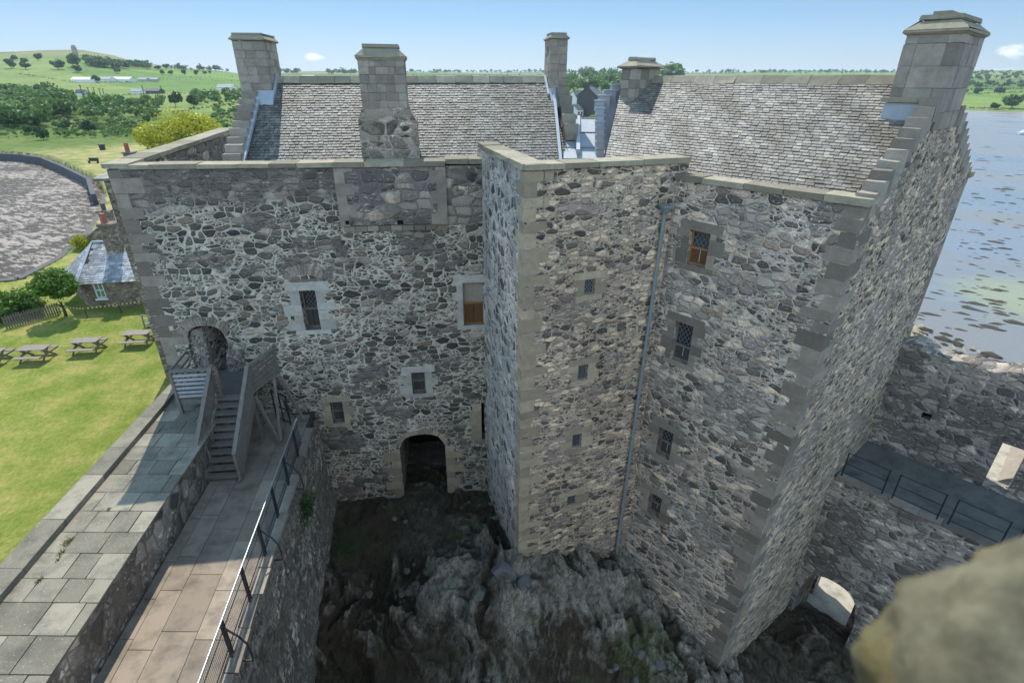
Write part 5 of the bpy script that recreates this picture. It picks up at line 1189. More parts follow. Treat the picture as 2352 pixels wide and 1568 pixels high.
def trunk_mesh(h, r, seed, limbs=5, reach=.5):
    rr = random.Random(seed); mb = MB(); top = V((rr.uniform(-.1, .1) * h, rr.uniform(-.1, .1) * h, h)); mb.tube([(0, 0, -.3), V((0, 0, 0)).lerp(top, .5) + V((.05 * h, 0, 0)), top], r, 7, r2=r * .45)
    for k in range(limbs):
        a = rr.random() * 6.28; st_ = V((0, 0, 0)).lerp(top, rr.uniform(.55, 1)); e = st_ + V((math.cos(a) * reach, math.sin(a) * reach, rr.uniform(.3, .8) * reach)) * h; mb.tube([st_, st_.lerp(e, .5) + V((0, 0, .06 * h)), e], r * .4, 5, r2=r * .12)
    o = mb.build('trunk_src', M_['bark']); me = o.data; bpy.data.objects.remove(o); return me
TREES = {}
def tree_kind(key, mat, seed, n=260, size=.16, sq=.85, lump=11, trunk=.3, tr=.03, base=.5):
    cm = crown_mesh(key + '_crown', [((0, 0, base), .5, int(n * 1.3), size * .42, sq * 1.05, lump)], M_[mat], seed); tm = trunk_mesh(trunk, tr, seed); TREES[key] = (cm, tm)
for k in range(4): tree_kind('fieldd%d' % k, 'leafd', 10 + k, 420, .24); tree_kind('fieldm%d' % k, 'leafm', 20 + k, 420, .24); tree_kind('fieldb%d' % k, 'leafb', 30 + k, 420, .24)
tree_kind('poplar', 'leafd', 41, 160, .28, 2.0, 8, .3, .03, .6)
def tree(p, h, key, label, group=None, w=1.0, name='tree', cat='tree'):
    cm, tm = TREES[key]; o = thing(name, p, label, cat, group, 0); s = h
    c = bpy.data.objects.new('crown', cm); C.objects.link(c); c.parent = o; t = bpy.data.objects.new('trunk', tm); C.objects.link(t); t.parent = o
    o.scale = (s * w, s * w, s); o.rotation_euler = (0, 0, random.random() * 6.28); return o
def tree_px(x, y, hpx, key, label, group=None, w=1.0, name='tree', cat='tree', dmin=100):
    p, D_ = land(x, y, dmin); r = ray(x, y); zc = D_ / math.hypot(r.x, r.y); return tree(p, hpx / F_PX * zc * 1.1, key, label, group, w, name, cat)
g1 = 'single trees on the far hill'
for i, (x, y, h, k, w, lb) in enumerate(((27, 158, 24, 'd0', 1, 'leftmost dark tree on the far hill'), (35, 140, 12, 'd1', 1.3, 'wind-bent tree on the skyline at the far left'), (60, 160, 17, 'd2', 1.2, 'lower of two dark trees stacked on the far hill'), (58, 148, 15, 'm1', 1, 'upper of two dark trees stacked on the far hill'), (89, 140, 16, 'd3', 1, 'lone small dark tree breaking the skyline of the hill'), (136, 160, 22, 'm0', 1.3, 'broad spreading tree alone on the hill slope'), (174, 155, 30, 'm2', .8, 'tall tree on the hill crest beside the monument'), (179, 167, 18, 'd0', 1.2, 'dark tree directly below the tall crest tree'), (271, 169, 14, 'm3', 1, 'pale tree below the hilltop wood'), (374, 172, 11, 'd1', 1, ''), (393, 173, 11, 'd2', 1, ''), (424, 173, 13, 'd3', .9, ''), (452, 173, 12, 'd0', 1, ''), (471, 172, 9, 'm1', 1, ''), (483, 170, 7, 'd1', 1, ''), (363, 161, 10, 'd2', 1.4, ''), (382, 158, 10, 'd3', 1.5, ''))):
    tree_px(x, y, h, 'field' + k, lb or 'small round tree in the row along the far field edge', g1, w, dmin=500)
tree_px(223, 190, 16, 'fieldd1', 'dark tree between the white farm sheds', None, 1.2, dmin=400)
# monument
p, D_ = land(177, 136, 600); mo = thing('monument', p, 'thin dark monument tower on the hill crest behind the tall tree', 'monument'); mb = MB(); mb.box((0, 0, 0), 4, 4, 13); mb.box((0, 0, 13), 3, 3, 2); o = mb.build('tower', M_['chimney']); o.parent = mo; 
# skyline clusters, far treeline, hedges, woods
def wood(name, spots, mat, label_stuff, seed, n=70, size=.22, sq=.85):
    crowns = []; rg = random.Random(seed)
    for (x, y, h) in spots:
        p, D_ = land(x, y, 120); r = ray(x, y); zc = D_ / math.hypot(r.x, r.y); hh = h / F_PX * zc; crowns.append(((p.x, p.y, p.z + hh * .52), hh * .52 * rg.uniform(.9, 1.2), int(n * rg.uniform(.8, 1.3)), hh * .52 * size, sq, 8))
    o = bpy.data.objects.new(name, crown_mesh(name, crowns, M_[mat], seed)); C.objects.link(o); o['kind'] = 'stuff'; o['label'] = label_stuff; return o
rr = random.Random(11)
wood('hilltop_wood', [(rr.uniform(205, 340), 0, 0) for _ in range(0)] + [(x, np.interp(x, [205, 250, 300, 345], [152, 160, 160, 160]) - rr.uniform(0, 7), rr.uniform(15, 21) * np.interp(x, [205, 260, 345], [1.1, 1.05, .7])) for x in [rr.uniform(205, 345) for _ in range(90)]], 'leafd', 'dark wood along the hilltop', 5, 80)
wood('skyline_wood', [(x, np.interp(x, [395, 560, 640, 800, 1270], [162, 167, 171, 172, 168]) - rr.uniform(0, 2), rr.uniform(7, 15)) for x in [rr.choice((rr.uniform(395, 447), rr.uniform(455, 492), rr.uniform(495, 532), rr.uniform(640, 700), rr.uniform(752, 825), rr.uniform(752, 825))) for _ in range(90)]], 'leafd', 'clumps of trees along the skyline', 6, 60)
wood('far_treeline', [(x, 167 + rr.uniform(-1, 2), rr.uniform(4, 9)) for x in [rr.uniform(930, 1330) for _ in range(160)]] + [(x, 168 + rr.uniform(-2, 2), rr.uniform(3, 9)) for x in [rr.uniform(1560, 2100) for _ in range(200)]], 'leafd', 'thin line of far trees', 7, 30, .3)
wood('left_wood', [(rr.uniform(-20, 182), 0, 0) for _ in range(0)] + [(x, y, rr.uniform(40, 58) * np.interp(y, [212, 296], [.62, 1.0])) for x, y in sorted([(rr.uniform(-25, 175), rr.uniform(222, 296)) for _ in range(330)], key=lambda q: q[1]) if not (x > 110 and y > 275) and y > np.interp(x, [0, 120, 180], [222, 226, 245])], 'leafm', 'dense wood below the hill at left', 8, 150, .17)
wood('valley_trees', [(rr.uniform(195, 375), rr.uniform(240, 278), rr.uniform(18, 34)) for _ in range(85)] + [(rr.uniform(440, 555), rr.uniform(222, 245), rr.uniform(14, 28)) for _ in range(40)], 'leafm', 'mixed trees in the valley', 9, 130, .17)
wood('scrub', [(rr.uniform(-10, 330), rr.uniform(280, 320), rr.uniform(6, 18)) for _ in range(260)] + [(rr.uniform(490, 560), rr.uniform(250, 300), rr.uniform(6, 20)) for _ in range(60)] + [(rr.uniform(250, 330), rr.uniform(285, 318), rr.uniform(8, 20)) for _ in range(40)], 'leafm', 'low scrub on the rough ground', 10, 90, .2, .6)
hl = []
for (x0, y0, x1, y1, n_, h_) in ((50, 172, 165, 190, 24, 3), (165, 190, 370, 191, 30, 3), (370, 184, 560, 188, 26, 2.5), (200, 222, 560, 214, 60, 4), (300, 181, 560, 178, 30, 2.5), (640, 180, 820, 181, 30, 3), (930, 175, 1270, 174, 60, 3), (400, 262, 560, 236, 24, 6), (2215, 218, 2352, 214, 30, 4), (2215, 208, 2352, 206, 30, 4), (2215, 250, 2352, 253, 30, 4)):
    for k in range(n_): u = k / n_; hl.append((x0 + (x1 - x0) * u + rr.uniform(-2, 2), y0 + (y1 - y0) * u + rr.uniform(-.6, .6), h_ * rr.uniform(.6, 1.4)))
wood('hedgerows', hl, 'leafd', 'thin hedges between the fields', 12, 24, .35)
wood('village_wood', [(x, y, rr.uniform(24, 36)) for x, y in sorted([(rr.uniform(1300, 1430), rr.uniform(188, 218)) for _ in range(60)], key=lambda q: q[1])], 'leafm', 'thick wood behind the village houses', 13, 160, .16)
wood('right_wood', [(rr.uniform(2215, 2400), rr.uniform(196, 204), rr.uniform(8, 16)) for _ in range(50)] + [(rr.uniform(2215, 2400), rr.uniform(176, 186), rr.uniform(6, 12)) for _ in range(50)] + [(rr.uniform(2215, 2400), rr.uniform(168, 173), rr.uniform(5, 9)) for _ in range(50)], 'leafd', 'bands of trees on the far shore', 14, 50, .25)
for (x, y, h, k, lb) in ((2243, 217, 17, 'd0', 'dark tree left of a pair in the field across the water'), (2296, 218, 17, 'd1', 'dark tree right of a pair in the field across the water'), (2218, 213, 8, 'm0', 'small tree beside the big chimney across the water'), (2322, 250, 32, 'm2', 'large loose tree on the far shore at the right edge'), (2282, 252, 16, 'd2', 'dark bushy tree at the waterline left of the large loose tree')):
    tree_px(x, y, h, 'field' + k, lb, 'trees on the far shore', 1.2, dmin=640)
for (x, y, h, k, w, lb) in ((1356, 219, 36, 'd0', 1.1, 'big round dark tree behind the village house'), (1398, 222, 32, 'm1', 1.3, 'broad green tree right of the big round tree, by the lead steps'), (1545, 190, 40, 'b0', 1.5, 'yellow-green tree crown rising above the right roof ridge'), (1334, 228, 14, 'b1', 1.2, 'small bright tree between the village houses'), (404, 246, 34, 'd1', .8, 'dark conical tree standing in the valley'), (447, 247, 28, 'd3', 1, 'rounded tree behind the yellow tree'), (222, 262, 42, 'b2', .8, 'pale green tree at the left of the valley trees'), (148, 300, 26, 'd2', 1.3, 'dark bush below the left wood'), (206, 305, 30, 'd1', 1.1, 'dark round bush in the middle of the scrub'), (68, 310, 24, 'd0', 1, 'dark bush in the scrub at far left'), (100, 322, 28, 'd3', 1.1, 'large dark bush near the edge of the links grass'), (343, 284, 20, 'b3', 1, 'bright green bush against the yellow tree')):
    tree_px(x, y, h, 'field' + k, lb, None, w, dmin=120)
# poplar row
for i in range(26):
    x = 1329 + i * 1.85 if i < 20 else 1398 + (i - 20) * 3.8
    tree_px(x + rr.uniform(-.4, .4), 172, rr.uniform(8, 10), 'poplar', 'thin dark poplar in the far row above the village', 'row of poplars on the skyline', .42, 'poplar', dmin=600)
# yellow tree, close trees
def big_tree(p, h, w, mat, seed, n, leaf, label, name='tree', trunk=.3, sq=.85, cb=.62, tr=.03, lump=16):
    o = thing(name, p, label, 'tree' if name == 'tree' else 'bush'); rg = random.Random(seed); crowns = [((0, 0, h * cb), w * .5, n, leaf, sq, lump)]
    for k in range(5): a = rg.random() * 6.28; crowns.append(((math.cos(a) * w * .2, math.sin(a) * w * .2, h * (cb + rg.uniform(-.12, .14))), w * .33, n // 4, leaf, .8, 9))
    c = bpy.data.objects.new('crown', crown_mesh('crown', crowns, M_[mat], seed)); C.objects.link(c); c.parent = o
    t = bpy.data.objects.new('trunk', trunk_mesh(h * trunk, h * tr, seed)); C.objects.link(t); t.parent = o; return o
p = PZ(428, 372, .5); big_tree(p, 10.4, 16.0, 'leafy', 51, 11000, .22, 'wide yellow-green tree beyond the castle end wall', sq=.72, cb=.42, lump=26)
p = PZ(152, 728, 0); big_tree(p, 3.5, 3.1, 'leafb', 52, 3200, .10, 'small bushy tree leaning beside the cottage wall', cb=.68, tr=.035, sq=.8)
for (x, y, h, w, sd_, lb, mt) in ((40, 722, 1.9, 3.4, 53, 'green bush behind the picket fence at the left edge', 'leafb'), (78, 722, 1.6, 2.2, 54, 'green bush behind the fence next to the small tree', 'leaf'), (2, 745, 1.3, 1.6, 55, 'small grey-green bush in front of the fence end', 'leafm'), (198, 578, 1.6, 2.6, 56, 'rounded yellowish bush beyond the cottage roof', 'leafy')):
    p = PZ(x, y, 0); big_tree(p, h, w, mt, sd_, 1500, .09, lb, 'bush', .3, .75, .5, .03)

# ------------------------------------------------------------------ cottages beside the castle
M_['cwall'] = rubble('cottage_stone', MIXR, (.13, .12, .10), .55, .03, .9, (.11, .095, .08), .1, off=41)
M_['cslate'] = slate('cottage_slate', (.33, .34, .36))
def z_at(x, y, D_): r = ray(x, y); return CAM.z + r.z * D_ / math.hypot(r.x, r.y)
ct = thing('cottage', (-27, 37, 0), 'low stone cottage with pale hipped slate roof and one white sash window', 'house')
K = Frame((-30.9, 35.2), (4.3, 1.0)); 
kl = K.px(150, 725)[0]; kw = 14
ez = 2.06; kx0 = .67; SK = K.P(-1.73, 3.4, 0); wh_ = rect(K, 210, 650, 246, 684)
mb = MB(); holes_wall(mb, K, kx0 + .1, kx0 + kw, -.3, ez, [wh_ + (.1,)]); q0_ = K.P(-1.55, 3.3, 0); mb.quad(V((q0_.x, q0_.y, -.3)), K.P(kx0 + .1, 0, -.3), K.P(kx0 + .1, 0, ez), V((q0_.x, q0_.y, ez))); mb.build('wall', M_['cwall'], ct)
lw = MB(); a, b, c_, d_ = wh_
for (q0, q1, z0, z1_) in ((a, b, c_, c_ + .09), (a, b, d_ - .09, d_), (a, a + .09, c_, d_), (b - .09, b, c_, d_), (a, b, (c_ + d_) / 2 - .04, (c_ + d_) / 2 + .04), ((a + b) / 2 - .025, (a + b) / 2 + .025, c_, d_)): lw.hexa([K.P(q0, .05, z0), K.P(q1, .05, z0), K.P(q1, .09, z0), K.P(q0, .09, z0), K.P(q0, .05, z1_), K.P(q1, .05, z1_), K.P(q1, .09, z1_), K.P(q0, .09, z1_)])
lw.hexa([K.P(a - .08, -.08, c_ - .12), K.P(b + .08, -.08, c_ - .12), K.P(b + .08, .05, c_ - .12), K.P(a - .08, .05, c_ - .12), K.P(a - .08, -.08, c_), K.P(b + .08, -.08, c_), K.P(b + .08, .05, c_), K.P(a - .08, .05, c_)])
wf_ = lw.build('window', M_['white'], ct); gl = MB(); gl.quad(K.P(a, .085, c_), K.P(b, .085, c_), K.P(b, .085, d_), K.P(a, .085, d_)); gl.build('pane', plain('blind_glass', (.16, .24, .17), .2, 0, .5, .1), wf_)
RZc = 4.13; rt = 3.0; hipx = .12
rf = MB(); rf.quad(K.P(kx0 - .15, -.2, ez - .05), K.P(kx0 + kw, -.2, ez - .05), K.P(kx0 + kw, rt, RZc), K.P(kx0 + hipx, rt, RZc)); rf.poly([K.P(-1.78, 3.2, ez - .05), K.P(kx0 - .15, -.2, ez - .05), K.P(kx0 + hipx, rt, RZc)]); rf.quad(K.P(kx0 + kw, 6.0, ez - .05), K.P(-1.78, 3.2, ez - .05), K.P(kx0 + hipx, rt, RZc), K.P(kx0 + kw, rt, RZc))
ro_ = rf.build('roof', M_['board'], ct); sl = MB(); slates(sl, K.P(kx0 - .15, -.25, ez - .05), K.P(kx0 + kw, -.25, ez - .05), K.P(kx0 - .15, rt, RZc), K.P(kx0 + kw, rt, RZc), .20, .32, .015, .006, cut=lambda u, v: u * (kw + .15) < v * (hipx + .15) + .02)
slates(sl, K.P(-1.8, 3.2, ez - .03), K.P(kx0 - .18, -.2, ez - .03), K.P(kx0 + hipx - .04, rt + .06, RZc), K.P(kx0 + hipx - .02, rt, RZc), .22, .3, .012, .005); sl.build('slates', M_['cslate'], ro_)
rd = MB(); rd.bar(K.P(kx0 + hipx, rt, RZc + .04), K.P(kx0 + kw, rt, RZc + .04), .16, .1); rd.bar(K.P(kx0 - .15, -.2, ez), K.P(kx0 + hipx, rt, RZc + .04), .12, .08); rd.build('ridge', M_['lead'], ro_)
cs = K.px(272, 556, rt)[0]; mb = MB(); q = [K.P(cs - .5, rt - 1.0, 3.4), K.P(cs + .5, rt - 1.0, 3.4), K.P(cs + .5, rt - .2, 3.4), K.P(cs - .5, rt - .2, 3.4)]; mb.hexa(q + [V((p.x, p.y, 5.45)) for p in q]); q = [K.P(cs - .58, rt - 1.08, 5.46), K.P(cs + .58, rt - 1.08, 5.46), K.P(cs + .58, rt - .12, 5.46), K.P(cs - .58, rt - .12, 5.46)]; mb.hexa(q + [V((p.x, p.y, 5.65)) for p in q])
ch = mb.build('chimney', M_['cwall'], ct); m = MB(); m.tube([K.P(cs - .2, rt - .6, 5.6), K.P(cs - .2, rt - .6, 6.3)], .2, 10, r2=.16); m.build('chimney_pot', M_['pot'], ch)
# cottage behind with its gable towards us
c2 = thing('gabled_cottage', (-30, 46, 0), 'small dark stone cottage with a pointed gable behind the hipped cottage', 'house')
K2 = Frame((-34, 46), (4.3, 1.0)); g_a = K2.px(201, 545)[0]; g_b = K2.px(243, 510)[0]; zg = K2.px(243, 510)[1]; zge = K2.px(201, 546)[1]; gw = 2 * (g_b - g_a)
mb = MB(); mb.poly([K2.P(g_a, 0, -.2), K2.P(g_a + gw, 0, -.2), K2.P(g_a + gw, 0, zge), K2.P(g_b, 0, zg), K2.P(g_a, 0, zge)]); mb.quad(K2.P(g_a, 8, -.2), K2.P(g_a, 0, -.2), K2.P(g_a, 0, zge), K2.P(g_a, 8, zge)); mb.build('wall', M_['cwall'], c2)
rf = MB(); 
for (x0, zz0, x1, zz1) in ((g_a - .2, zge - .1, g_b, zg), (g_b, zg, g_a + gw + .2, zge - .1)): rf.hexa([K2.P(x0, -.15, zz0), K2.P(x1, -.15, zz1), K2.P(x1, 8, zz1), K2.P(x0, 8, zz0), K2.P(x0, -.15, zz0 + .12), K2.P(x1, -.15, zz1 + .12), K2.P(x1, 8, zz1 + .12), K2.P(x0, 8, zz0 + .12)])
rf.build('roof', M_['cslate'], c2)
mb = MB(); q = [K2.P(g_b - .45, .1, zg - .5), K2.P(g_b + .45, .1, zg - .5), K2.P(g_b + .45, .8, zg - .5), K2.P(g_b - .45, .8, zg - .5)]; mb.hexa(q + [V((p.x, p.y, zg + .75)) for p in q]); q = [K2.P(g_b - .55, .0, zg + .75), K2.P(g_b + .55, .0, zg + .75), K2.P(g_b + .55, .9, zg + .75), K2.P(g_b - .55, .9, zg + .75)]; mb.hexa(q + [V((p.x, p.y, zg + .95)) for p in q])
ch = mb.build('chimney', M_['cwall'], c2); m = MB(); m.tube([K2.P(g_b, .4, zg + .9), K2.P(g_b, .4, zg + 1.5)], .17, 8); m.build('chimney_pot', plain('dark_pot', (.10, .08, .07)), ch)
# lodge close behind the castle corner
lo = thing('lodge', (-17, 27, 0), 'tall narrow stone lodge with slab roof tucked behind the castle corner', 'house')
K3 = Frame((-19.0, 26.0), (1, .13)); s0, zt = K3.px(238, 415); s1 = s0 + 5.5
mb = MB(); mb.quad(K3.P(s0, 0, -.3), K3.P(s1, 0, -.3), K3.P(s1, 0, zt), K3.P(s0, 0, zt)); mb.quad(K3.P(s0, 6, -.3), K3.P(s0, 0, -.3), K3.P(s0, 0, zt), K3.P(s0, 6, zt)); mb.build('wall', M_['cwall'], lo)
zr_ = K3.px(226, 372, 3.2)[1]; rf = MB(); rf.hexa([K3.P(s0 - .35, -.2, zt), K3.P(s1, -.2, zt), K3.P(s1, 3.2, zr_ - .12), K3.P(s0 - .35, 3.2, zr_ - .12), K3.P(s0 - .35, -.2, zt + .12), K3.P(s1, -.2, zt + .12), K3.P(s1, 3.2, zr_), K3.P(s0 - .35, 3.2, zr_)]); rf.hexa([K3.P(s0 - .35, 3.21, zr_ - .12), K3.P(s1, 3.21, zr_ - .12), K3.P(s1, 6.4, zt), K3.P(s0 - .35, 6.4, zt), K3.P(s0 - .35, 3.21, zr_), K3.P(s1, 3.21, zr_), K3.P(s1, 6.4, zt + .12), K3.P(s0 - .35, 6.4, zt + .12)]); rr_ = rf.build('roof', M_['slate2'], lo)
cs, cz = K3.px(300, 362, 3.2); mb = MB(); q = [K3.P(cs - .22, 3.0, cz - 1.2), K3.P(cs + .22, 3.0, cz - 1.2), K3.P(cs + .22, 3.4, cz - 1.2), K3.P(cs - .22, 3.4, cz - 1.2)]; mb.hexa(q + [V((p.x, p.y, cz + .22)) for p in q]); q = [K3.P(cs - .27, 2.95, cz + .22), K3.P(cs + .27, 2.95, cz + .22), K3.P(cs + .27, 3.45, cz + .22), K3.P(cs - .27, 3.45, cz + .22)]; mb.hexa(q + [V((p.x, p.y, cz + .28)) for p in q]); ch = mb.build('chimney', plain('cement', (.14, .14, .13)), lo); m = MB(); m.tube([K3.P(cs - .05, 3.2, cz + .28), K3.P(cs - .05, 3.2, cz + .72)], .11, 10, r2=.1); m.build('chimney_pot', M_['pot'], ch)

# ------------------------------------------------------------------ picnic tables, frame, fence, tape, bins
def make_table():
    t = thing('picnic_table', (0, 0, 0), 'x', 'picnic table', 'picnic tables in a row on the lawn'); Ln = 1.5
    mb = MB(); 
    for k in range(5): mb.bar((-Ln / 2, -.30 + k * .15, .74), (Ln / 2, -.30 + k * .15, .74), .138, .04, random.random())
    mb.build('tabletop', M_['table'], t)
    for sg in (-1, 1):
        m = MB()
        for k in (0, 1): m.bar((-Ln / 2, sg * (.66 + k * .15), .44), (Ln / 2, sg * (.66 + k * .15), .44), .138, .04, random.random())
        m.build('bench', M_['table'], t)
    for sx in (-.62, .62):
        for sg in (-1, 1): m = MB(); m.bar((sx + .03 * sg, -sg * .30, .72), (sx + .03 * sg, sg * .55, 0), .045, .11); m.build('leg', M_['table'], t)
        m = MB(); m.bar((sx + .09, -.80, .40), (sx + .09, .80, .40), .045, .10); m.build('crossbar', M_['table'], t)
    m = MB(); m.bar((-.55, 0, .40), (-.1, 0, .72), .04, .08); m.build('brace', M_['table'], t); m = MB(); m.bar((.55, 0, .40), (.1, 0, .72), .04, .08); m.build('brace', M_['table'], t)
    return t
tb0 = make_table(); first = True
for (x, y, rz, lb) in ((322, 788, 8, 'picnic table nearest the castle wall'), (206, 806, 8, 'second picnic table from the castle wall'), (88, 824, 6, 'third picnic table, left of the other two whole ones'), (-14, 832, 6, 'picnic table cut off by the left edge')):
    o = tb0 if first else copy_tree(tb0); first = False; p = PZ(x, y, .0); o.location = p; o.rotation_euler = (0, 0, R(rz)); o['label'] = lb
p = PZ(347, 752, 0); fb = thing('wooden_frame', p, 'small upright wooden frame with pale panel standing on the lawn by the castle corner', 'sign')
m = MB(); m.bar((-.42, 0, 0), (-.42, .05, .8), .07, .07); m.bar((.42, 0, 0), (.42, .05, .8), .07, .07); m.bar((-.5, .02, .84), (.5, .02, .84), .1, .08); m.bar((-.4, 0, .2), (.4, 0, .2), .06, .06); o = m.build('frame', M_['table']); o.parent = fb; m = MB(); m.quad((-.38, .3, .2), (.38, .3, .2), (.38, .02, .5), (-.38, .02, .5)); m.quad((-.38, .0, .2), (.38, .0, .2), (.38, .28, .19), (-.38, .28, .19)); o = m.build('panel', M_['white']); o.parent = fb
fe = thing('picket_fence', PZ(80, 735, 0), 'grey timber picket fence at the left edge of the lawn by the bushes', 'fence'); m = MB(); A, B = PZ(18, 758, 0), PZ(146, 722, 0); nL = int((B - A).length / .14)
for k in range(nL): q = A.lerp(B, k / nL); h_ = .95 + random.uniform(-.04, .04); m.bar(q, q + V((0, 0, h_)), .085, .02, random.random(), up=(-(B - A).y, (B - A).x, 0))
m.build('pickets', M_['plank'], fe); m = MB(); 
for z in (.25, .75): m.bar(A + V((0, .04, z)), B + V((0, .04, z)), .03, .07)
m.build('fence_rail', M_['plank'], fe)
n = NT('striped_tape', .6, .3); wv = n.new('ShaderNodeTexWave'); wv.inputs['Scale'].default_value = 1.3; n.l.new(n.uv(src='UV'), wv.inputs[0]); n.col(n.mix(n.math('GREATER_THAN', wv.outputs['Fac'], .5), (.03, .03, .03), (.55, .50, .10)))
tp = thing('barrier_tape', PZ(240, 722, 0), 'black and yellow tape strung on low posts in front of the cottage', 'tape'); pts = [PZ(x, y, 0) for x, y in ((136, 727), (202, 732), (280, 722), (352, 712))]
m = MB()
for a, b in zip(pts, pts[1:]): m.bar(a + V((0, 0, .75)), b + V((0, 0, .75)), .02, .09)
m.build('tape', n.m, tp)
for a in pts: m = MB(); m.bar(a, a + V((0, 0, .85)), .04, .04); m.build('post', M_['iron'], tp)
for (x, y, lb) in ((237, 346, 'small dark bin standing alone on the links grass'), (216, 376, 'dark timber bench on the grass beside the sea wall end')):
    p = PZ(x, y, .5); o = thing('litter_bin' if 'bin' in lb else 'bench', p, lb, 'bin' if 'bin' in lb else 'bench'); m = MB()
    if 'bin' in lb: m.box((0, 0, 0), .8, .8, 1.2); m.box((0, 0, 1.2), .95, .95, .12); q = m.build('body', M_['iron'])
    else: m.box((0, 0, .45), 1.8, .5, .08); m.box((0, .25, .5), 1.8, .08, .5); m.box((-.8, 0, 0), .1, .45, .45); m.box((.8, 0, 0), .1, .45, .45); q = m.build('seat', M_['bark'])
    q.parent = o
# ------------------------------------------------------------------ far farms, village, poles, boat
def house(p, L_, Wd_, eh, rh, rz, wall, roof, label, name='farm_building', group=None, wins=0, chim=0):
    o = thing(name, p, label, 'building', group, rz); m = MB(); a, b = L_ / 2, Wd_ / 2
    m.box((0, 0, -1), L_, Wd_, eh + 1); m.poly([(-a, b, eh), (-a, -b, eh), (-a, 0, eh + rh)]); m.poly([(a, -b, eh), (a, b, eh), (a, 0, eh + rh)]); q = m.build('wall', wall); q.parent = o
    m = MB(); e = .3
    for sg in (-1, 1): P4 = [V((-a - e, sg * (b + e), eh - .2)), V((a + e, sg * (b + e), eh - .2)), V((a + e, 0, eh + rh)), V((-a - e, 0, eh + rh))]; P4 = P4 if sg < 0 else [P4[1], P4[0], P4[3], P4[2]]; m.hexa([v + V((0, 0, .02)) for v in P4] + [v + V((0, 0, .22)) for v in P4])
    r_ = m.build('roof', roof); r_.parent = o
    for k in range(chim): m = MB(); x = (-a + .6) if k == 0 else (a - .6); m.box((x, 0, eh + rh - .8), 1.0, 1.3, 2.0); q = m.build('chimney', wall); q.parent = o
    for k in range(wins):
        for fl_ in range(max(1, int(eh / 2.6))): m = MB(); x = -a + L_ * (k + .5) / wins; m.hexa([V((x - .5, -b - .03, .9 + fl_ * 2.7)), V((x + .5, -b - .03, .9 + fl_ * 2.7)), V((x + .5, -b + .1, .9 + fl_ * 2.7)), V((x - .5, -b + .1, .9 + fl_ * 2.7)), V((x - .5, -b - .03, 2.2 + fl_ * 2.7)), V((x + .5, -b - .03, 2.2 + fl_ * 2.7)), V((x + .5, -b + .1, 2.2 + fl_ * 2.7)), V((x - .5, -b + .1, 2.2 + fl_ * 2.7))]); q = m.build('window', M_['glass']); q.parent = o
    return o
white = plain('white_render', (.70, .68, .64), .9); droof = plain('dark_slate', (.10, .10, .11), .7); groof = plain('grey_roof', (.34, .33, .32), .8); dstone = plain('village_stone', (.085, .08, .075), .9)
def at_land(x0, x1, y, dmin=300): p, D_ = land((x0 + x1) / 2, y, dmin); return p, abs(x1 - x0) / F_PX * D_ * .9
for (x0, x1, y, wl_, rf_, lb, hh) in ((179, 217, 189, white, white, 'leftmost white farm shed on the hill, with pale gabled roof', 5), (234, 260, 188, white, groof, 'white farm building just right of the dark tree', 5), (263, 301, 188, white, white, 'longest white shed on the hill slope', 5), (323, 341, 187, groof, groof, 'small grey-roofed shed right of the white sheds', 4), (344, 362, 187, groof, groof, 'rightmost low shed of the hill farm', 4), (182, 198, 221, white, droof, 'white bungalow at the lower left of the fields', 4.5), (307, 329, 216, white, groof, 'white cottage beside a small dark tree in the valley field', 4), (341, 371, 215, dstone, droof, 'dark roofed cottage right of the white valley cottage', 4), (506, 539, 209, white, groof, 'white farmhouse beside the left chimney', 6), (696, 724, 178, white, groof, 'pale farm buildings on the skyline between two chimneys', 5)):
    p, w = at_land(x0, x1, y, 200); house(p, w, min(w * .6, 12), hh * .4, hh * .35, R(random.uniform(-12, 12)), wl_, rf_, lb, wins=0)
p, w = at_land(1330, 1378, 267, 150); house(p, w, 9, 8, 3.4, R(62), dstone, droof, 'dark stone three storey village house with end chimneys', 'village_house', wins=3, chim=2)
p, w = at_land(1313, 1332, 269, 150); house(p, w, 5, 3, 1.8, R(40), white, droof, 'small white cottage in front of the dark village house', 'village_house', wins=2)
p, w = at_land(1312, 1336, 242, 180); house(p, w, 7, 4.5, 3, R(30), white, droof, 'white gabled house behind the small white cottage', 'village_house', wins=2)
p, w = at_land(1378, 1396, 258, 180); house(p, w * 1.2, 7, 5.5, 3, R(60), white, groof, 'pale rendered house right of the dark village house', 'village_house', wins=2, chim=1)
m = MB(); A, B = land(1300, 275, 120)[0], land(1400, 270, 120)[0]; dn_ = V((-(B - A).y, (B - A).x, 0)).normalized() * 6; m.quad(A + V((0, 0, .08)) - dn_, B + V((0, 0, .08)) - dn_, B + V((0, 0, .08)) + dn_, A + V((0, 0, .08)) + dn_); struct(m.build('road', plain('quay_road', (.32, .30, .27), .9)))
p, _d = land(1331, 272, 120); car = thing('parked_car', p + V((0, 0, .1)), 'red car parked on the quay in front of the village', 'car', None, .3)
m = MB(); q = [(-2.1, -.85, .3), (2.1, -.85, .3), (2.1, .85, .3), (-2.1, .85, .3)]; m.hexa([V(a) for a in q] + [V((a[0] * .98, a[1], .85)) for a in q]); o = m.build('body', plain('red_car_paint', (.35, .02, .02), .3)); o.parent = car
m = MB(); m.hexa([V((-1.5, -.8, .85)), V((1.0, -.8, .85)), V((1.0, .8, .85)), V((-1.5, .8, .85)), V((-1.1, -.65, 1.4)), V((.4, -.65, 1.4)), V((.4, .65, 1.4)), V((-1.1, .65, 1.4))]); o = m.build('cabin', M_['glass']); o.parent = car
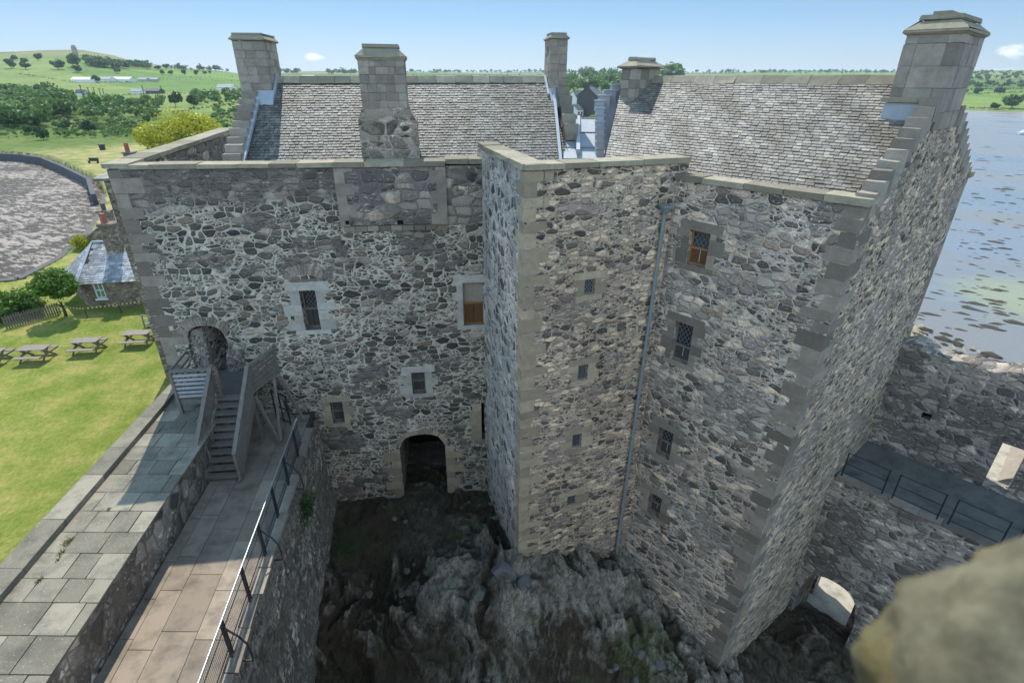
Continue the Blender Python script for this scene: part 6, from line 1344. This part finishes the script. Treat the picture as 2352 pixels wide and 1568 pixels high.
for sx in (-1.3, 1.3):
    for sy in (-.85, .85): m = MB(); m.tube([(sx, sy - .1, .32), (sx, sy + .1, .32)], .32, 10); o = m.build('wheel', M_['iron']); o.parent = car
big_tree(land(1363, 274, 120)[0], 1.6, 3.4, 'leafy', 61, 700, .12, 'clipped yellow-green hedge beside the lead steps', 'hedge', .2, .6, .5)
for i, (x, y, h) in enumerate(((193, 228, 22), (207, 222, 14), (220, 222, 14), (232, 221, 12), (240, 221, 12), (331, 217, 14), (373, 216, 13))):
    p, D_ = land(x, y, 150); hh = h / F_PX * D_; o = thing('telegraph_pole', p, ('nearest and tallest telegraph pole, leaning by the left wood', 'second telegraph pole from the left', 'third telegraph pole from the left', 'fourth telegraph pole from the left', 'fifth telegraph pole from the left', 'telegraph pole beside the white valley cottage', 'rightmost telegraph pole in the valley fields')[i], 'pole', 'telegraph poles across the fields'); m = MB(); m.bar((0, 0, 0), (0, 0, hh), .3, .3); m.bar((-.9, 0, hh * .93), (.9, 0, hh * .93), .15, .15); q = m.build('pole', M_['bark']); q.parent = o
p = PZ(2348, 309, -6.5); bo = thing('motor_boat', p, 'small white boat lying on the wet mud at the right edge', 'boat', None, .3)
m = MB(); prof = [(-2.6, .8), (-1, 1.05), (1, 1.0), (2.2, .6), (3.1, .03)]
for sg in (1, -1):
    for (x0, w0), (x1, w1_) in zip(prof, prof[1:]): m.quad((x0, sg * w0 * .6, 0), (x1, sg * w1_ * .6, .1), (x1, sg * w1_, 1.1 + .05 * x1), (x0, sg * w0, 1.1 + .05 * x0)); m.quad((x0, 0, 1.0), (x1, 0, 1.05), (x1, sg * w1_, 1.1 + .05 * x1), (x0, sg * w0, 1.1 + .05 * x0))
m.quad((-2.6, -.48, 0), (-2.6, .48, 0), (-2.6, .8, .97), (-2.6, -.8, .97)); q = m.build('hull', M_['white']); q.parent = bo
m = MB(); m.hexa([V((-.6, -.7, 1.0)), V((1.5, -.6, 1.0)), V((1.5, .6, 1.0)), V((-.6, .7, 1.0)), V((-.5, -.6, 1.9)), V((.9, -.5, 1.9)), V((.9, .5, 1.9)), V((-.5, .6, 1.9))]); q = m.build('cabin', M_['white']); q.parent = bo
# ------------------------------------------------------------------ shore rocks at right
M_['wrack'] = plain('weedy_rock', (.05, .042, .028), .8, 0, .3, .5, 1.5, .05); M_['tanrock'] = plain('tan_rock', (.26, .22, .15), .9, 0, .2, .45, 1.2, .05)
wr = [boulder_mesh(20 + i, 'flat_rock', 'wrack') for i in range(5)]; tr_ = [boulder_mesh(40 + i, 'shore_rock', 'tanrock') for i in range(4)]
rr = random.Random(5)
def scat(n, x0, x1, y0, y1, s0, s1, el=2.2, lab='', grp='', ms=wr, z=-6.5, fl_=.35, dens=None):
    k = 0
    while k < n:
        x, y = rr.uniform(x0, x1), rr.uniform(y0, y1)
        if dens and rr.random() > dens(x, y): continue
        p = PZ(x, y, z); s = rr.uniform(s0, s1) * (1 if rr.random() < .7 else 1.6); boulder(p.x, p.y, z - .02, s * el * rr.uniform(.6, 1.3), s, s * fl_, R(-38) + rr.uniform(-.25, .25), k, lab, grp, 'shore_rock', ms); k += 1
right_of = lambda x, y: 1.0 if x > np.interp(y, [430, 790, 900], [2225, 2085, 2080]) else 0.0
scat(64, 2180, 2352, 430, 600, .16, .36, 1.7, 'dark weedy rock in the upper scatter on the wet mud', 'dark rocks scattered on the mud', dens=right_of)
scat(22, 2240, 2352, 330, 440, .3, .6, 2.0, 'dark rock far out on the wet mud', 'rocks far out on the mud', fl_=.22)
scat(52, 2110, 2352, 600, 760, .12, .3, 2.0, 'low weedy rock lying on the mud near the shore', 'rocks on the mud near the shore', dens=right_of)
scat(14, 2200, 2345, 690, 760, .28, .45, 2.2, 'large weedy reef rock lying on the mud', 'reef rocks on the mud', dens=right_of)
scat(70, 2085, 2352, 755, 880, .15, .38, 1.4, 'rock in the dark shore band above the curtain wall', 'rocks along the shore', wr, -6.45, .5, dens=lambda x, y: 1.0 if y > np.interp(x, [2085, 2200, 2352], [735, 775, 850]) and y < np.interp(x, [2085, 2352], [830, 900]) else 0)
scat(74, 2085, 2352, 775, 900, .2, .5, 1.3, 'tan rock close under the outer side of the curtain wall', 'tan rocks under the curtain wall', tr_, -6.2, .6, dens=lambda x, y: 1.0 if y > np.interp(x, [2085, 2200, 2352], [765, 812, 872]) and y < np.interp(x, [2085, 2352], [850, 920]) else 0)
m = MB()
NB = 46
P_ = [[None] * 16 for _ in range(NB)]
for i in range(NB):
    for j in range(16):
        x = 2060 + 330 * i / (NB - 1); yb = np.interp(x, [2085, 2200, 2352], [738, 788, 862]); p = PZ(x, yb + 10 * j - 6, -6.5); h = -.15 + 1.0 * (j / 15) + .45 * mnoise.noise(p * .8) + .25 * mnoise.noise(p * 2.3); P_[i][j] = V((p.x, p.y, -6.5 + h * .9))
for i in range(NB - 1):
    for j in range(15): m.quad(P_[i][j], P_[i + 1][j], P_[i + 1][j + 1], P_[i][j + 1])
struct(m.build('rocky_shore', M_['tanrock']))
# ------------------------------------------------------------------ air
def haze():
    n = bpy.data.materials.new('haze'); n.use_nodes = True; t = n.node_tree; t.nodes.clear(); o = t.nodes.new('ShaderNodeOutputMaterial'); v = t.nodes.new('ShaderNodeVolumePrincipled')
    v.inputs['Color'].default_value = (.72, .84, 1, 1); v.inputs['Density'].default_value = .00011; v.inputs['Anisotropy'].default_value = .2; t.links.new(v.outputs[0], o.inputs['Volume'])
    m = MB(); m.hexa([V((-9100, -300, -8)), V((9100, -300, -8)), V((9100, 9100, -8)), V((-9100, 9100, -8)), V((-9100, -300, 110)), V((9100, -300, 110)), V((9100, 9100, 110)), V((-9100, 9100, 110))]); h = m.build('haze', n); h['kind'] = 'stuff'; h['label'] = 'thin blue haze over the far land'
haze()
